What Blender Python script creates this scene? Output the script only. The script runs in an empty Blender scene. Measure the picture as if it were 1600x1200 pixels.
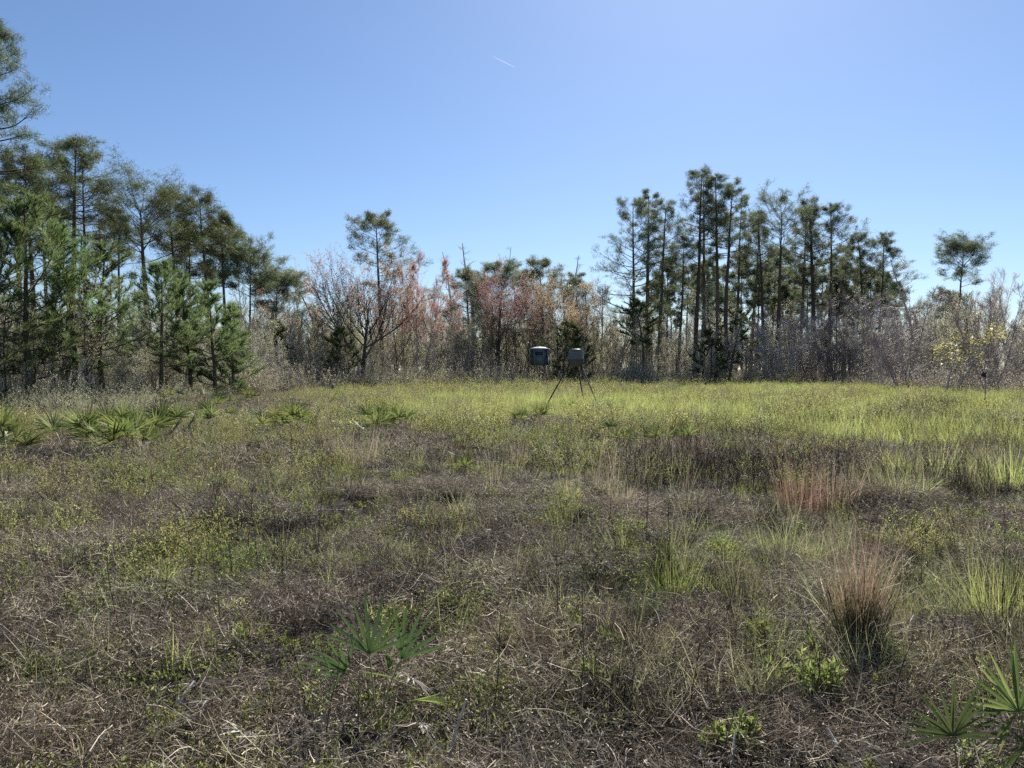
import bpy, math, random
import numpy as np
from mathutils import Vector, Matrix

random.seed(7)
R = np.random.default_rng(11)
SC = bpy.context.scene
COL = SC.collection

# ------------------------------------------------------------------ camera, sky, sun, exposure
CAM_H = 1.62
FPX = 1160.0                      # focal length in pixels of the 1600 px wide photograph
HORIZ = 577.0
PITCH = math.atan((600 - HORIZ) / FPX)
cam_d = bpy.data.cameras.new('camera')
cam_d.sensor_width = 36.0
cam_d.lens = 36.0 * FPX / 1600.0
cam_d.clip_start = 0.05
cam_d.clip_end = 12000
cam = bpy.data.objects.new('camera', cam_d)
COL.objects.link(cam)
cam.location = (0, 0, CAM_H)
cam.rotation_euler = (math.pi / 2 - PITCH, 0, 0)
SC.camera = cam

SUN_EL, SUN_AZ = math.radians(42), math.radians(16)    # azimuth measured from +Y towards +X
world = bpy.data.worlds.new('World')
SC.world = world
world.use_nodes = True
wn, wl = world.node_tree.nodes, world.node_tree.links
wn.clear()
w_out = wn.new('ShaderNodeOutputWorld')
w_bg = wn.new('ShaderNodeBackground')
w_sky = wn.new('ShaderNodeTexSky')
w_sky.sky_type = 'NISHITA'
w_sky.sun_disc = False
w_sky.sun_elevation = SUN_EL
w_sky.sun_rotation = SUN_AZ
w_sky.air_density = 1.0
w_sky.dust_density = 0.35
w_sky.ozone_density = 1.5
w_mul = wn.new('ShaderNodeMix')
w_mul.data_type = 'RGBA'
w_mul.blend_type = 'MULTIPLY'
w_mul.inputs[0].default_value = 1.0
w_mul.inputs[7].default_value = (0.83, 0.96, 1.15, 1)
wl.new(w_sky.outputs[0], w_mul.inputs[6])
wl.new(w_mul.outputs[2], w_bg.inputs[0])
w_bg.inputs[1].default_value = 0.050
wl.new(w_bg.outputs[0], w_out.inputs[0])

sun_d = bpy.data.lights.new('sun', 'SUN')
sun_d.energy = 5.0
sun_d.angle = math.radians(0.53)
sun_d.color = (1.0, 0.95, 0.86)
sun = bpy.data.objects.new('sun', sun_d)
COL.objects.link(sun)
sdir = Vector((math.sin(SUN_AZ) * math.cos(SUN_EL), math.cos(SUN_AZ) * math.cos(SUN_EL), math.sin(SUN_EL)))
sun.rotation_euler = sdir.to_track_quat('Z', 'Y').to_euler()
sun.location = (0, 0, 60)

SC.view_settings.view_transform = 'Standard'
SC.view_settings.look = 'None'
SC.view_settings.exposure = 1.08
SC.view_settings.gamma = 1.0
SC.view_settings.use_curve_mapping = False
SC.cycles.use_denoising = False
SC.cycles.max_bounces = 6
SC.cycles.diffuse_bounces = 4
SC.cycles.transmission_bounces = 4
SC.cycles.volume_bounces = 0
SC.cycles.caustics_reflective = False
SC.cycles.caustics_refractive = False

# ------------------------------------------------------------------ photograph pixel -> place
cp, sp = math.cos(PITCH), math.sin(PITCH)


def ray(px, py):
    a, b = (px - 800) / FPX, (600 - py) / FPX
    return Vector((a, cp + b * sp, -sp + b * cp))


def gnd(px, py):
    """where the ray through the pixel meets the flat ground"""
    d = ray(px, py)
    s = -CAM_H / d.z
    return Vector((d.x * s, d.y * s, 0))


def onray(px, py, Y):
    """the point at depth Y seen at the pixel"""
    d = ray(px, py)
    s = Y / d.y
    return Vector((d.x * s, Y, CAM_H + d.z * s))


# ------------------------------------------------------------------ noise and the lie of the land
_H = np.random.default_rng(5).random((256, 256))


def vnoise(x, y, s=1.0, o=0):
    x = np.asarray(x, float) * s + o * 17.3
    y = np.asarray(y, float) * s + o * 9.1
    xi, yi = np.floor(x).astype(int), np.floor(y).astype(int)
    fx, fy = x - xi, y - yi
    fx, fy = fx * fx * (3 - 2 * fx), fy * fy * (3 - 2 * fy)
    g = lambda a, b: _H[a % 256, b % 256]
    return (g(xi, yi) * (1 - fx) + g(xi + 1, yi) * fx) * (1 - fy) + (g(xi, yi + 1) * (1 - fx) + g(xi + 1, yi + 1) * fx) * fy


MOUNDS = []     # x, y, radius, height
for px, py, r, h in [(695, 792, .42, .17), (1085, 820, .32, .16), (1420, 800, .5, .2), (545, 795, .3, .08), (760, 895, .25, .07),
                     (1340, 1050, .2, .07), (640, 890, .3, .06), (1150, 960, .15, .05), (1270, 790, .4, .08), (880, 930, .25, .05)]:
    g = gnd(px, py)
    MOUNDS.append((g.x, g.y + r * .8, r, h))


def land(x, y):
    x, y = np.asarray(x, float), np.asarray(y, float)
    z = (vnoise(x, y, .12, 1) - .5) * .16 + (vnoise(x, y, .55, 2) - .5) * .07
    near = np.clip((26 - y) / 20, 0, 1)
    z = z + near * ((vnoise(x, y, 1.9, 3) - .5) * .18 + (vnoise(x, y, 4.2, 4) - .5) * .14 + (vnoise(x, y, 8.5, 5) - .5) * .05)
    far = np.clip((y - 30) / 60, 0, 1)
    z = z * (1 - far * .6)
    for mx, my, r, h in MOUNDS:
        d2 = ((x - mx) ** 2 + ((y - my) * .9) ** 2) / (r * r)
        z = z + h * np.exp(-d2 * 1.3)
    return z


Z0 = float(land(0, 0))
cam.location.z = CAM_H


def ground_z(x, y):
    return float(land(x, y))


# tree line: front edge of the wood, from its foot in the photograph
_bp = [(-900, 655), (-400, 652), (-100, 649), (60, 646), (200, 643), (300, 632), (380, 618), (480, 611), (600, 606.5), (800, 604),
       (1000, 603), (1200, 602), (1300, 603), (1400, 611), (1500, 616), (1600, 620), (1800, 628), (2300, 640)]
_bg = [gnd(a, b) for a, b in _bp]
_bu = np.array([g.x / g.y for g in _bg])
_by = np.array([g.y for g in _bg])


def edge_y(x, y):
    return np.interp(np.asarray(x) / np.maximum(np.asarray(y), .1), _bu, _by)


# ------------------------------------------------------------------ mesh builder on numpy arrays
def nrm(a):
    return a / np.maximum(np.linalg.norm(a, axis=-1, keepdims=True), 1e-9)


class MB:
    def __init__(s):
        s.V, s.T, s.Q, s.r, s.tm, s.qm, s.n = [], [], [], [], [], [], 0

    def add(s, V, T=None, Q=None, rnd=0.5, m=0):
        V = np.asarray(V, np.float32).reshape(-1, 3)
        s.V.append(V)
        rr = np.empty(len(V), np.float32)
        rr[:] = rnd
        s.r.append(rr)
        if T is not None and len(T):
            T = np.asarray(T, np.int64)
            s.T.append(T + s.n)
            s.tm.append(np.full(len(T), m))
        if Q is not None and len(Q):
            Q = np.asarray(Q, np.int64)
            s.Q.append(Q + s.n)
            s.qm.append(np.full(len(Q), m))
        s.n += len(V)

    def tubes(s, P, Rr, S=3, m=0, rnd=None, cap=False):
        """P (N,K,3), Rr (N,K)"""
        P = np.asarray(P, float)
        N, K, _ = P.shape
        if N == 0:
            return
        T = nrm(np.gradient(P, axis=1)) if K > 2 else nrm(np.repeat(P[:, 1:2] - P[:, :1], 2, axis=1))
        ref = np.where(np.abs(T[:, :1, 2:3]) < .8, np.array([0, 0, 1.]), np.array([1., 0, 0]))
        ref = np.repeat(ref, K, axis=1)
        A = nrm(np.cross(T, ref))
        B = np.cross(T, A)
        ang = np.arange(S) * 2 * math.pi / S
        V = P[:, :, None] + Rr[:, :, None, None] * (A[:, :, None] * np.cos(ang)[None, None, :, None] + B[:, :, None] * np.sin(ang)[None, None, :, None])
        i = np.arange(N)[:, None, None] * K * S
        k = np.arange(K - 1)[None, :, None] * S
        j = np.arange(S)[None, None, :]
        j2 = (j + 1) % S
        Q = np.stack([i + k + j, i + k + j2, i + k + S + j2, i + k + S + j], -1).reshape(-1, 4)
        rv = R.random(N) if rnd is None else np.full(N, rnd)
        s.add(V.reshape(-1, 3), Q=Q, rnd=np.repeat(rv, K * S), m=m)
        if cap:
            for e in (0, K - 1):
                idx = np.arange(N)[:, None] * K * S + e * S + np.arange(S)[None]
                Vc = V.reshape(-1, 3)[idx.reshape(-1)]
                c = P[:, e]
                base = len(Vc)
                tri = []
                for n in range(N):
                    for q in range(S):
                        tri.append((n * S + q, n * S + (q + 1) % S, base + n))
                s.add(np.vstack([Vc, c]), T=tri, rnd=.5, m=m)

    def blades(s, p, d, L, W, m=0, rnd=None):
        """single thin triangles, p/d (N,3)"""
        N = len(p)
        d = nrm(d)
        side = nrm(np.cross(d, R.normal(size=(N, 3))))
        L = np.broadcast_to(L, (N,))[:, None]
        W = np.broadcast_to(W, (N,))[:, None]
        V = np.stack([p + side * W / 2, p - side * W / 2, p + d * L], 1)
        T = np.arange(N * 3).reshape(-1, 3)
        rv = R.random(N) if rnd is None else rnd
        s.add(V.reshape(-1, 3), T=T, rnd=np.repeat(rv, 3), m=m)

    def leaves(s, p, d, L, W, m=0, rnd=None, up=None):
        """rhombic leaves as quads"""
        N = len(p)
        if N == 0:
            return
        d = nrm(d)
        side = nrm(np.cross(d, R.normal(size=(N, 3)) if up is None else up + R.normal(size=(N, 3)) * .3))
        L = np.broadcast_to(L, (N,))[:, None]
        W = np.broadcast_to(W, (N,))[:, None]
        mid = p + d * L * .45
        V = np.stack([p, mid + side * W / 2, p + d * L, mid - side * W / 2], 1)
        Q = np.arange(N * 4).reshape(-1, 4)
        rv = R.random(N) if rnd is None else rnd
        s.add(V.reshape(-1, 3), Q=Q, rnd=np.repeat(rv, 4), m=m)

    def bent(s, p, d, L, W, bend, K=4, m=0, rnd=None, gx=None, tipw=.12):
        """grass blades: flat ribbons that bow over. bend adds to -z along the blade"""
        N = len(p)
        d = nrm(np.asarray(d, float))
        L = np.broadcast_to(L, (N,)).astype(float)
        W = np.broadcast_to(W, (N,)).astype(float)
        bend = np.broadcast_to(bend, (N,)).astype(float)
        side = nrm(np.cross(d, R.normal(size=(N, 3))))
        pts = [p]
        dd = d.copy()
        for k in range(K - 1):
            pts.append(pts[-1] + dd * (L / (K - 1))[:, None])
            dd = dd.copy()
            dd[:, 2] -= bend / (K - 1)
            dd = nrm(dd + R.normal(size=dd.shape) * .06)
        P = np.stack(pts, 1)
        w = np.linspace(1, tipw, K)[None] * W[:, None] / 2
        Va = P + side[:, None] * w[..., None]
        Vb = P - side[:, None] * w[..., None]
        V = np.stack([Va, Vb], 2).reshape(-1, 3)
        i = np.arange(N)[:, None] * K * 2
        k = np.arange(K - 1)[None] * 2
        Q = np.stack([i + k, i + k + 1, i + k + 3, i + k + 2], -1).reshape(-1, 4)
        rv = R.random(N) if rnd is None else rnd
        s.add(V, Q=Q, rnd=np.repeat(rv, K * 2), m=m)
        return P

    def box(s, lo, hi, m=0, M=None):
        x0, y0, z0 = lo
        x1, y1, z1 = hi
        V = np.array([(x0, y0, z0), (x1, y0, z0), (x1, y1, z0), (x0, y1, z0), (x0, y0, z1), (x1, y0, z1), (x1, y1, z1), (x0, y1, z1)], float)
        if M is not None:
            V = np.array([M @ Vector(v) for v in V])
        s.add(V, Q=[(0, 3, 2, 1), (4, 5, 6, 7), (0, 1, 5, 4), (1, 2, 6, 5), (2, 3, 7, 6), (3, 0, 4, 7)], m=m)

    def loft(s, rings, m=0, caps=True):
        """rings: list of (n,3) closed outlines of equal count"""
        n = len(rings[0])
        V = np.array(rings, float).reshape(-1, 3)
        Q = []
        for k in range(len(rings) - 1):
            for j in range(n):
                j2 = (j + 1) % n
                Q.append((k * n + j, k * n + j2, (k + 1) * n + j2, (k + 1) * n + j))
        s.add(V, Q=Q, m=m)
        if caps:
            for r in (rings[0][::-1], rings[-1]):
                c = np.mean(r, axis=0)
                s.add(np.vstack([r, c]), T=[(j, (j + 1) % n, n) for j in range(n)], m=m)

    def mesh(s, name, mats, smooth=False):
        me = bpy.data.meshes.new(name)
        if not s.V:
            return me
        V = np.concatenate(s.V)
        T = np.concatenate(s.T) if s.T else np.zeros((0, 3), int)
        Q = np.concatenate(s.Q) if s.Q else np.zeros((0, 4), int)
        me.vertices.add(len(V))
        me.vertices.foreach_set('co', V.ravel())
        me.loops.add(T.size + Q.size)
        me.loops.foreach_set('vertex_index', np.concatenate([T.ravel(), Q.ravel()]).astype(np.int32))
        me.polygons.add(len(T) + len(Q))
        st = np.concatenate([np.arange(len(T)) * 3, T.size + np.arange(len(Q)) * 4]).astype(np.int32)
        me.polygons.foreach_set('loop_start', st)
        mi = np.concatenate(s.tm + s.qm).astype(np.int32)
        me.polygons.foreach_set('material_index', mi)
        if smooth:
            me.polygons.foreach_set('use_smooth', np.ones(len(T) + len(Q), bool))
        at = me.attributes.new('rnd', 'FLOAT', 'POINT')
        at.data.foreach_set('value', np.concatenate(s.r))
        for mt in (mats if isinstance(mats, (list, tuple)) else [mats]):
            me.materials.append(mt)
        me.update()
        return me

    def obj(s, name, mats, parent=None, smooth=False, link=True):
        o = bpy.data.objects.new(name, s.mesh(name, mats, smooth))
        if link:
            COL.objects.link(o)
        if parent is not None:
            o.parent = parent
        return o


def empty(name, loc, rz=0.0):
    o = bpy.data.objects.new(name, None)
    COL.objects.link(o)
    o.location = loc
    o.rotation_euler = (0, 0, rz)
    o.empty_display_size = .3
    return o


def tag(o, label=None, cat=None, group=None, kind=None):
    if label:
        o['label'] = label
    if cat:
        o['category'] = cat
    if group:
        o['group'] = group
    if kind:
        o['kind'] = kind
    return o


# ------------------------------------------------------------------ materials
def ramp(nt, stops, fac):
    r = nt.nodes.new('ShaderNodeValToRGB')
    e = r.color_ramp.elements
    while len(e) < len(stops):
        e.new(.5)
    for el, (p, c) in zip(e, stops):
        el.position = p
        el.color = (*c, 1)
    nt.links.new(fac, r.inputs[0])
    return r.outputs[0]


def veg(name, cols, trans=.35, rough=.55, spec=.3, var=.35, patch=None, bumpy=False):
    """leaf, blade and twig materials: colour by blade, by plant and by place; thin leaves let light through"""
    m = bpy.data.materials.new(name)
    m.use_nodes = True
    nt = m.node_tree
    nt.nodes.clear()
    N, Lk = nt.nodes.new, nt.links.new
    out = N('ShaderNodeOutputMaterial')
    at = N('ShaderNodeAttribute')
    at.attribute_name = 'rnd'
    stops = [(i / max(1, len(cols) - 1), c) for i, c in enumerate(cols)]
    col = ramp(nt, stops, at.outputs['Fac'])
    geo = N('ShaderNodeNewGeometry')
    if patch:
        nz = N('ShaderNodeTexNoise')
        nz.inputs['Scale'].default_value = patch[0]
        nz.inputs['Detail'].default_value = 3
        Lk(geo.outputs['Position'], nz.inputs['Vector'])
        fr = N('ShaderNodeMapRange')
        fr.inputs[1].default_value, fr.inputs[2].default_value = patch[2], patch[3]
        Lk(nz.outputs[0], fr.inputs[0])
        mx = N('ShaderNodeMix')
        mx.data_type = 'RGBA'
        Lk(fr.outputs[0], mx.inputs[0])
        Lk(col, mx.inputs[6])
        col2 = ramp(nt, [(i / max(1, len(patch[1]) - 1), c) for i, c in enumerate(patch[1])], at.outputs['Fac'])
        Lk(col2, mx.inputs[7])
        col = mx.outputs[2]
    oi = N('ShaderNodeObjectInfo')
    mr = N('ShaderNodeMapRange')
    mr.inputs[3].default_value, mr.inputs[4].default_value = 1 - var, 1 + var
    Lk(oi.outputs['Random'], mr.inputs[0])
    hs = N('ShaderNodeHueSaturation')
    Lk(mr.outputs[0], hs.inputs['Value'])
    mh = N('ShaderNodeMapRange')
    mh.inputs[3].default_value, mh.inputs[4].default_value = .5 - .018, .5 + .018
    Lk(oi.outputs['Random'], mh.inputs[0])
    Lk(mh.outputs[0], hs.inputs['Hue'])
    Lk(col, hs.inputs['Color'])
    col = hs.outputs[0]
    bs = N('ShaderNodeBsdfPrincipled')
    bs.inputs['Roughness'].default_value = rough
    bs.inputs['Specular IOR Level'].default_value = spec
    Lk(col, bs.inputs['Base Color'])
    if bumpy:
        tc = N('ShaderNodeTexCoord')
        b1 = N('ShaderNodeTexNoise')
        b1.inputs['Scale'].default_value = 14
        b1.inputs['Detail'].default_value = 4
        mp = N('ShaderNodeMapping')
        mp.inputs['Scale'].default_value = (1, 1, .25)
        Lk(tc.outputs['Object'], mp.inputs[0])
        Lk(mp.outputs[0], b1.inputs['Vector'])
        bp = N('ShaderNodeBump')
        bp.inputs['Strength'].default_value = .7
        bp.inputs['Distance'].default_value = .03
        Lk(b1.outputs[0], bp.inputs['Height'])
        Lk(bp.outputs[0], bs.inputs['Normal'])
        mm = N('ShaderNodeMix')
        mm.data_type = 'RGBA'
        mm.blend_type = 'MULTIPLY'
        mm.inputs[0].default_value = .7
        Lk(col, mm.inputs[6])
        Lk(ramp(nt, [(.3, (.45, .45, .45)), (.65, (1.2, 1.2, 1.2))], b1.outputs[0]), mm.inputs[7])
        Lk(mm.outputs[2], bs.inputs['Base Color'])
    if trans > 0:
        tr = N('ShaderNodeBsdfTranslucent')
        Lk(col, tr.inputs['Color'])
        ms = N('ShaderNodeMixShader')
        ms.inputs[0].default_value = trans
        Lk(bs.outputs[0], ms.inputs[1])
        Lk(tr.outputs[0], ms.inputs[2])
        Lk(ms.outputs[0], out.inputs[0])
    else:
        Lk(bs.outputs[0], out.inputs[0])
    return m


M = {}
M['pine_bark'] = veg('pine_bark', [(.10, .075, .06), (.15, .11, .085)], 0, .9, .15, .2, bumpy=True)
M['grey_bark'] = veg('grey_bark', [(.30, .27, .24), (.46, .42, .37)], .12, .6, .35, .25)  # thicket bark raised in tone, hazy light put into its colour
M['pale_bark'] = veg('pale_bark', [(.42, .40, .36), (.60, .57, .52)], .12, .6, .35, .2)
M['dark_bark'] = veg('dark_bark', [(.07, .06, .052), (.12, .10, .088)], 0, .8, .2, .2)
M['purple_twig'] = veg('purple_twig', [(.30, .25, .245), (.46, .40, .385)], .12, .65, .3, .25)
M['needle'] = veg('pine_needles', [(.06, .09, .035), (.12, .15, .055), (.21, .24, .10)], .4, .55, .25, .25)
M['needle_far'] = veg('pine_needles_far', [(.09, .12, .07), (.16, .19, .10), (.25, .27, .15)], .4, .6, .2, .2)  # paler, greyer copy for distance, haze put into the colour
M['needle_young'] = veg('young_pine_needles', [(.07, .115, .045), (.15, .205, .075), (.28, .33, .14)], .5, .5, .28, .2)
M['bud_orange'] = veg('maple_buds_orange', [(.40, .26, .17), (.54, .38, .26), (.46, .31, .22)], .55, .6, .2, .15)
M['bud_pink'] = veg('maple_buds_pink', [(.42, .22, .19), (.52, .31, .27), (.46, .33, .29)], .55, .6, .2, .15)
M['bud_tan'] = veg('sapling_leaves_tan', [(.42, .36, .25), (.56, .50, .37), (.40, .38, .25)], .6, .45, .4, .25)
M['leaf_olive'] = veg('thicket_leaves', [(.18, .20, .09), (.36, .36, .19), (.56, .53, .34)], .58, .4, .5, .3)  # leaf tones raised so the thicket carries hazy light in its colour
M['leaf_yellow'] = veg('yellow_leaves', [(.30, .26, .09), (.40, .35, .14)], .5, .5, .3, .2)
M['straw'] = veg('dead_straw', [(.022, .016, .011), (.18, .14, .095), (.62, .52, .39)], .15, .6, .25, .5, patch=(.5, [(.02, .016, .013), (.15, .12, .09), (.56, .48, .38)], .4, .6))
M['twig'] = veg('dark_twigs', [(.025, .02, .018), (.08, .065, .055)], 0, .8, .12, .3)
M['shrublet'] = veg('low_shrub_leaves', [(.18, .20, .055), (.38, .38, .12), (.56, .52, .24)], .55, .5, .35, .2,
                    patch=(.22, [(.24, .19, .09), (.38, .31, .17), (.50, .43, .27)], .55, .78))
M['shrub_green'] = veg('low_shrub_leaves_green', [(.12, .17, .05), (.27, .33, .10), (.44, .46, .18)], .52, .5, .35, .2)
M['shrub_grey'] = veg('low_shrub_leaves_grey', [(.16, .15, .09), (.32, .30, .20), (.48, .45, .33)], .45, .5, .35, .2)
M['green_grass'] = veg('green_grass', [(.18, .23, .06), (.36, .40, .12), (.56, .55, .22)], .55, .5, .35, .2)
M['olive_grass'] = veg('olive_grass', [(.13, .155, .06), (.25, .26, .11), (.42, .39, .22)], .45, .5, .35, .25)
M['red_grass'] = veg('red_brown_grass', [(.13, .075, .05), (.27, .165, .115), (.48, .36, .27)], .42, .5, .35, .15)
M['tan_grass'] = veg('tan_grass', [(.28, .21, .13), (.42, .34, .24), (.5, .43, .33)], .4, .5, .35, .15)
M['forb'] = veg('weed_leaves', [(.10, .13, .035), (.22, .26, .07), (.38, .40, .13)], .5, .6, .2, .25)
M['bright_leaf'] = veg('bright_green_leaves', [(.18, .30, .04), (.32, .44, .07)], .5, .55, .25, .1)
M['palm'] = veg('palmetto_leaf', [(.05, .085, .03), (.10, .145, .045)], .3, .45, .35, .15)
M['palm_mid'] = veg('palmetto_leaf_sunlit', [(.045, .075, .022), (.13, .165, .045), (.27, .29, .09)], .42, .5, .4, .15)  # yellower, brighter copy: sun through the leaf put into its colour
M['palm_dead'] = veg('dead_palmetto_leaf', [(.26, .24, .21), (.45, .42, .38)], .25, .5, .35, .15)
M['palm_stem'] = veg('palmetto_stalk', [(.22, .24, .07), (.30, .28, .10)], .2, .4, .4, .1)
M['soil'] = None


def ground_material():
    m = bpy.data.materials.new('field_soil')
    m.use_nodes = True
    nt = m.node_tree
    N, Lk = nt.nodes.new, nt.links.new
    bs = nt.nodes['Principled BSDF']
    bs.inputs['Roughness'].default_value = .95
    bs.inputs['Specular IOR Level'].default_value = .1
    geo = N('ShaderNodeNewGeometry')

    def noise(sc, det=5):
        n = N('ShaderNodeTexNoise')
        n.inputs['Scale'].default_value = sc
        n.inputs['Detail'].default_value = det
        Lk(geo.outputs['Position'], n.inputs['Vector'])
        return n.outputs[0]
    a = ramp(nt, [(.3, (.014, .012, .012)), (.5, (.035, .03, .027)), (.62, (.075, .064, .055)), (.75, (.15, .13, .11))], noise(22, 8))
    b = ramp(nt, [(.35, (.035, .035, .02)), (.6, (.08, .08, .035)), (.8, (.14, .135, .07))], noise(9, 6))
    mk = ramp(nt, [(.45, (0, 0, 0)), (.62, (1, 1, 1))], noise(.5, 4))
    mx = N('ShaderNodeMix')
    mx.data_type = 'RGBA'
    Lk(mk, mx.inputs[0])
    Lk(a, mx.inputs[6])
    Lk(b, mx.inputs[7])
    Lk(mx.outputs[2], bs.inputs['Base Color'])
    bp = N('ShaderNodeBump')
    bp.inputs['Strength'].default_value = .9
    bp.inputs['Distance'].default_value = .04
    Lk(noise(30, 8), bp.inputs['Height'])
    Lk(bp.outputs[0], bs.inputs['Normal'])
    return m


M['soil'] = ground_material()


def plain(name, col, rough=.5, spec=.4, metal=0, grime=.3, scale=6):
    m = bpy.data.materials.new(name)
    m.use_nodes = True
    nt = m.node_tree
    bs = nt.nodes['Principled BSDF']
    bs.inputs['Roughness'].default_value = rough
    bs.inputs['Specular IOR Level'].default_value = spec
    bs.inputs['Metallic'].default_value = metal
    tc = nt.nodes.new('ShaderNodeTexCoord')
    n = nt.nodes.new('ShaderNodeTexNoise')
    n.inputs['Scale'].default_value = scale
    n.inputs['Detail'].default_value = 6
    nt.links.new(tc.outputs['Object'], n.inputs['Vector'])
    c = ramp(nt, [(.3, tuple(v * (1 - grime) for v in col)), (.7, tuple(min(1, v * (1 + grime * .4)) for v in col))], n.outputs[0])
    nt.links.new(c, bs.inputs['Base Color'])
    return m


# ------------------------------------------------------------------ ground: one sheet to the horizon, fine near the camera
def make_ground():
    ys = np.concatenate([[-40, -20, -8, -3, 0], np.arange(1, 14, .09), np.arange(14, 30, .3), np.arange(30, 90, 1.2), np.geomspace(90, 1500, 26)])
    us = np.concatenate([[-8, -4, -2.2, -1.4], np.linspace(-1.05, 1.05, 230), [1.4, 2.2, 4, 8]])
    Y, U = np.meshgrid(ys, us, indexing='ij')
    X = U * np.maximum(np.abs(Y), 3.0) * 1.0
    Z = land(X, Y)
    Z = np.where((np.abs(X) > 120) | (Y > 200), Z * .2, Z)
    ny, nx = Y.shape
    i = np.arange(ny - 1)[:, None] * nx + np.arange(nx - 1)[None]
    Q = np.stack([i, i + 1, i + nx + 1, i + nx], -1).reshape(-1, 4)
    mb = MB()
    mb.add(np.stack([X, Y, Z], -1), Q=Q)
    o = mb.obj('ground', M['soil'], smooth=True)
    o['kind'] = 'structure'
    return o


make_ground()


# ------------------------------------------------------------------ growing branches
def path(base, d, L, K, up=0.0, wob=.1):
    base, d = np.asarray(base, float), nrm(np.asarray(d, float))
    N = len(base)
    L = np.broadcast_to(L, (N,)).astype(float)
    up = np.broadcast_to(up, (N,)).astype(float)
    pts = [base]
    for k in range(K - 1):
        pts.append(pts[-1] + d * (L / (K - 1))[:, None])
        d = d + R.normal(size=d.shape) * (wob / math.sqrt(K - 1))
        d[:, 2] += up / (K - 1)
        d = nrm(d)
    return np.stack(pts, 1)


def sample(P, Rr, par, t):
    K = P.shape[1]
    f = np.clip(t * (K - 1), 0, K - 1.001)
    i = f.astype(int)
    w = (f - i)[:, None]
    a, b = P[par, i], P[par, i + 1]
    return a * (1 - w) + b * w, nrm(b - a), Rr[par, i] * (1 - w[:, 0]) + Rr[par, i + 1] * w[:, 0]


def spawn(P, Rr, m, t0, t1, a0, a1, Lf, K=4, up=.2, wob=.15, rr=.6, rmin=.004, flat=0.0):
    """m children on each parent; Lf(t, parent index) -> length; returns points, radii, t"""
    N = P.shape[0]
    par = np.repeat(np.arange(N), m)
    t = (np.tile(np.arange(m), N) + R.random(N * m)) / m * (t1 - t0) + t0
    o, T, r = sample(P, Rr, par, t)
    az = R.random(N * m) * 2 * math.pi
    ref = np.where(np.abs(T[:, 2:3]) < .9, np.array([0, 0, 1.]), np.array([1., 0, 0]))
    A = nrm(np.cross(T, ref))
    B = np.cross(T, A)
    q = np.cos(az)[:, None] * A + np.sin(az)[:, None] * B * (1 - flat)
    q = nrm(q)
    ang = np.radians(R.uniform(a0, a1, N * m))[:, None]
    d = np.cos(ang) * T + np.sin(ang) * q
    L = Lf(t, par) * R.uniform(.7, 1.2, N * m)
    C = path(o, d, L, K, up, wob)
    r0 = np.maximum(r * rr, rmin)
    Cr = r0[:, None] * np.linspace(1, .3, K)[None]
    Cr = np.maximum(Cr, rmin * .6)
    return C, Cr, t


def plen(P):
    return np.linalg.norm(np.diff(P, axis=1), axis=2).sum(1)


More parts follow.
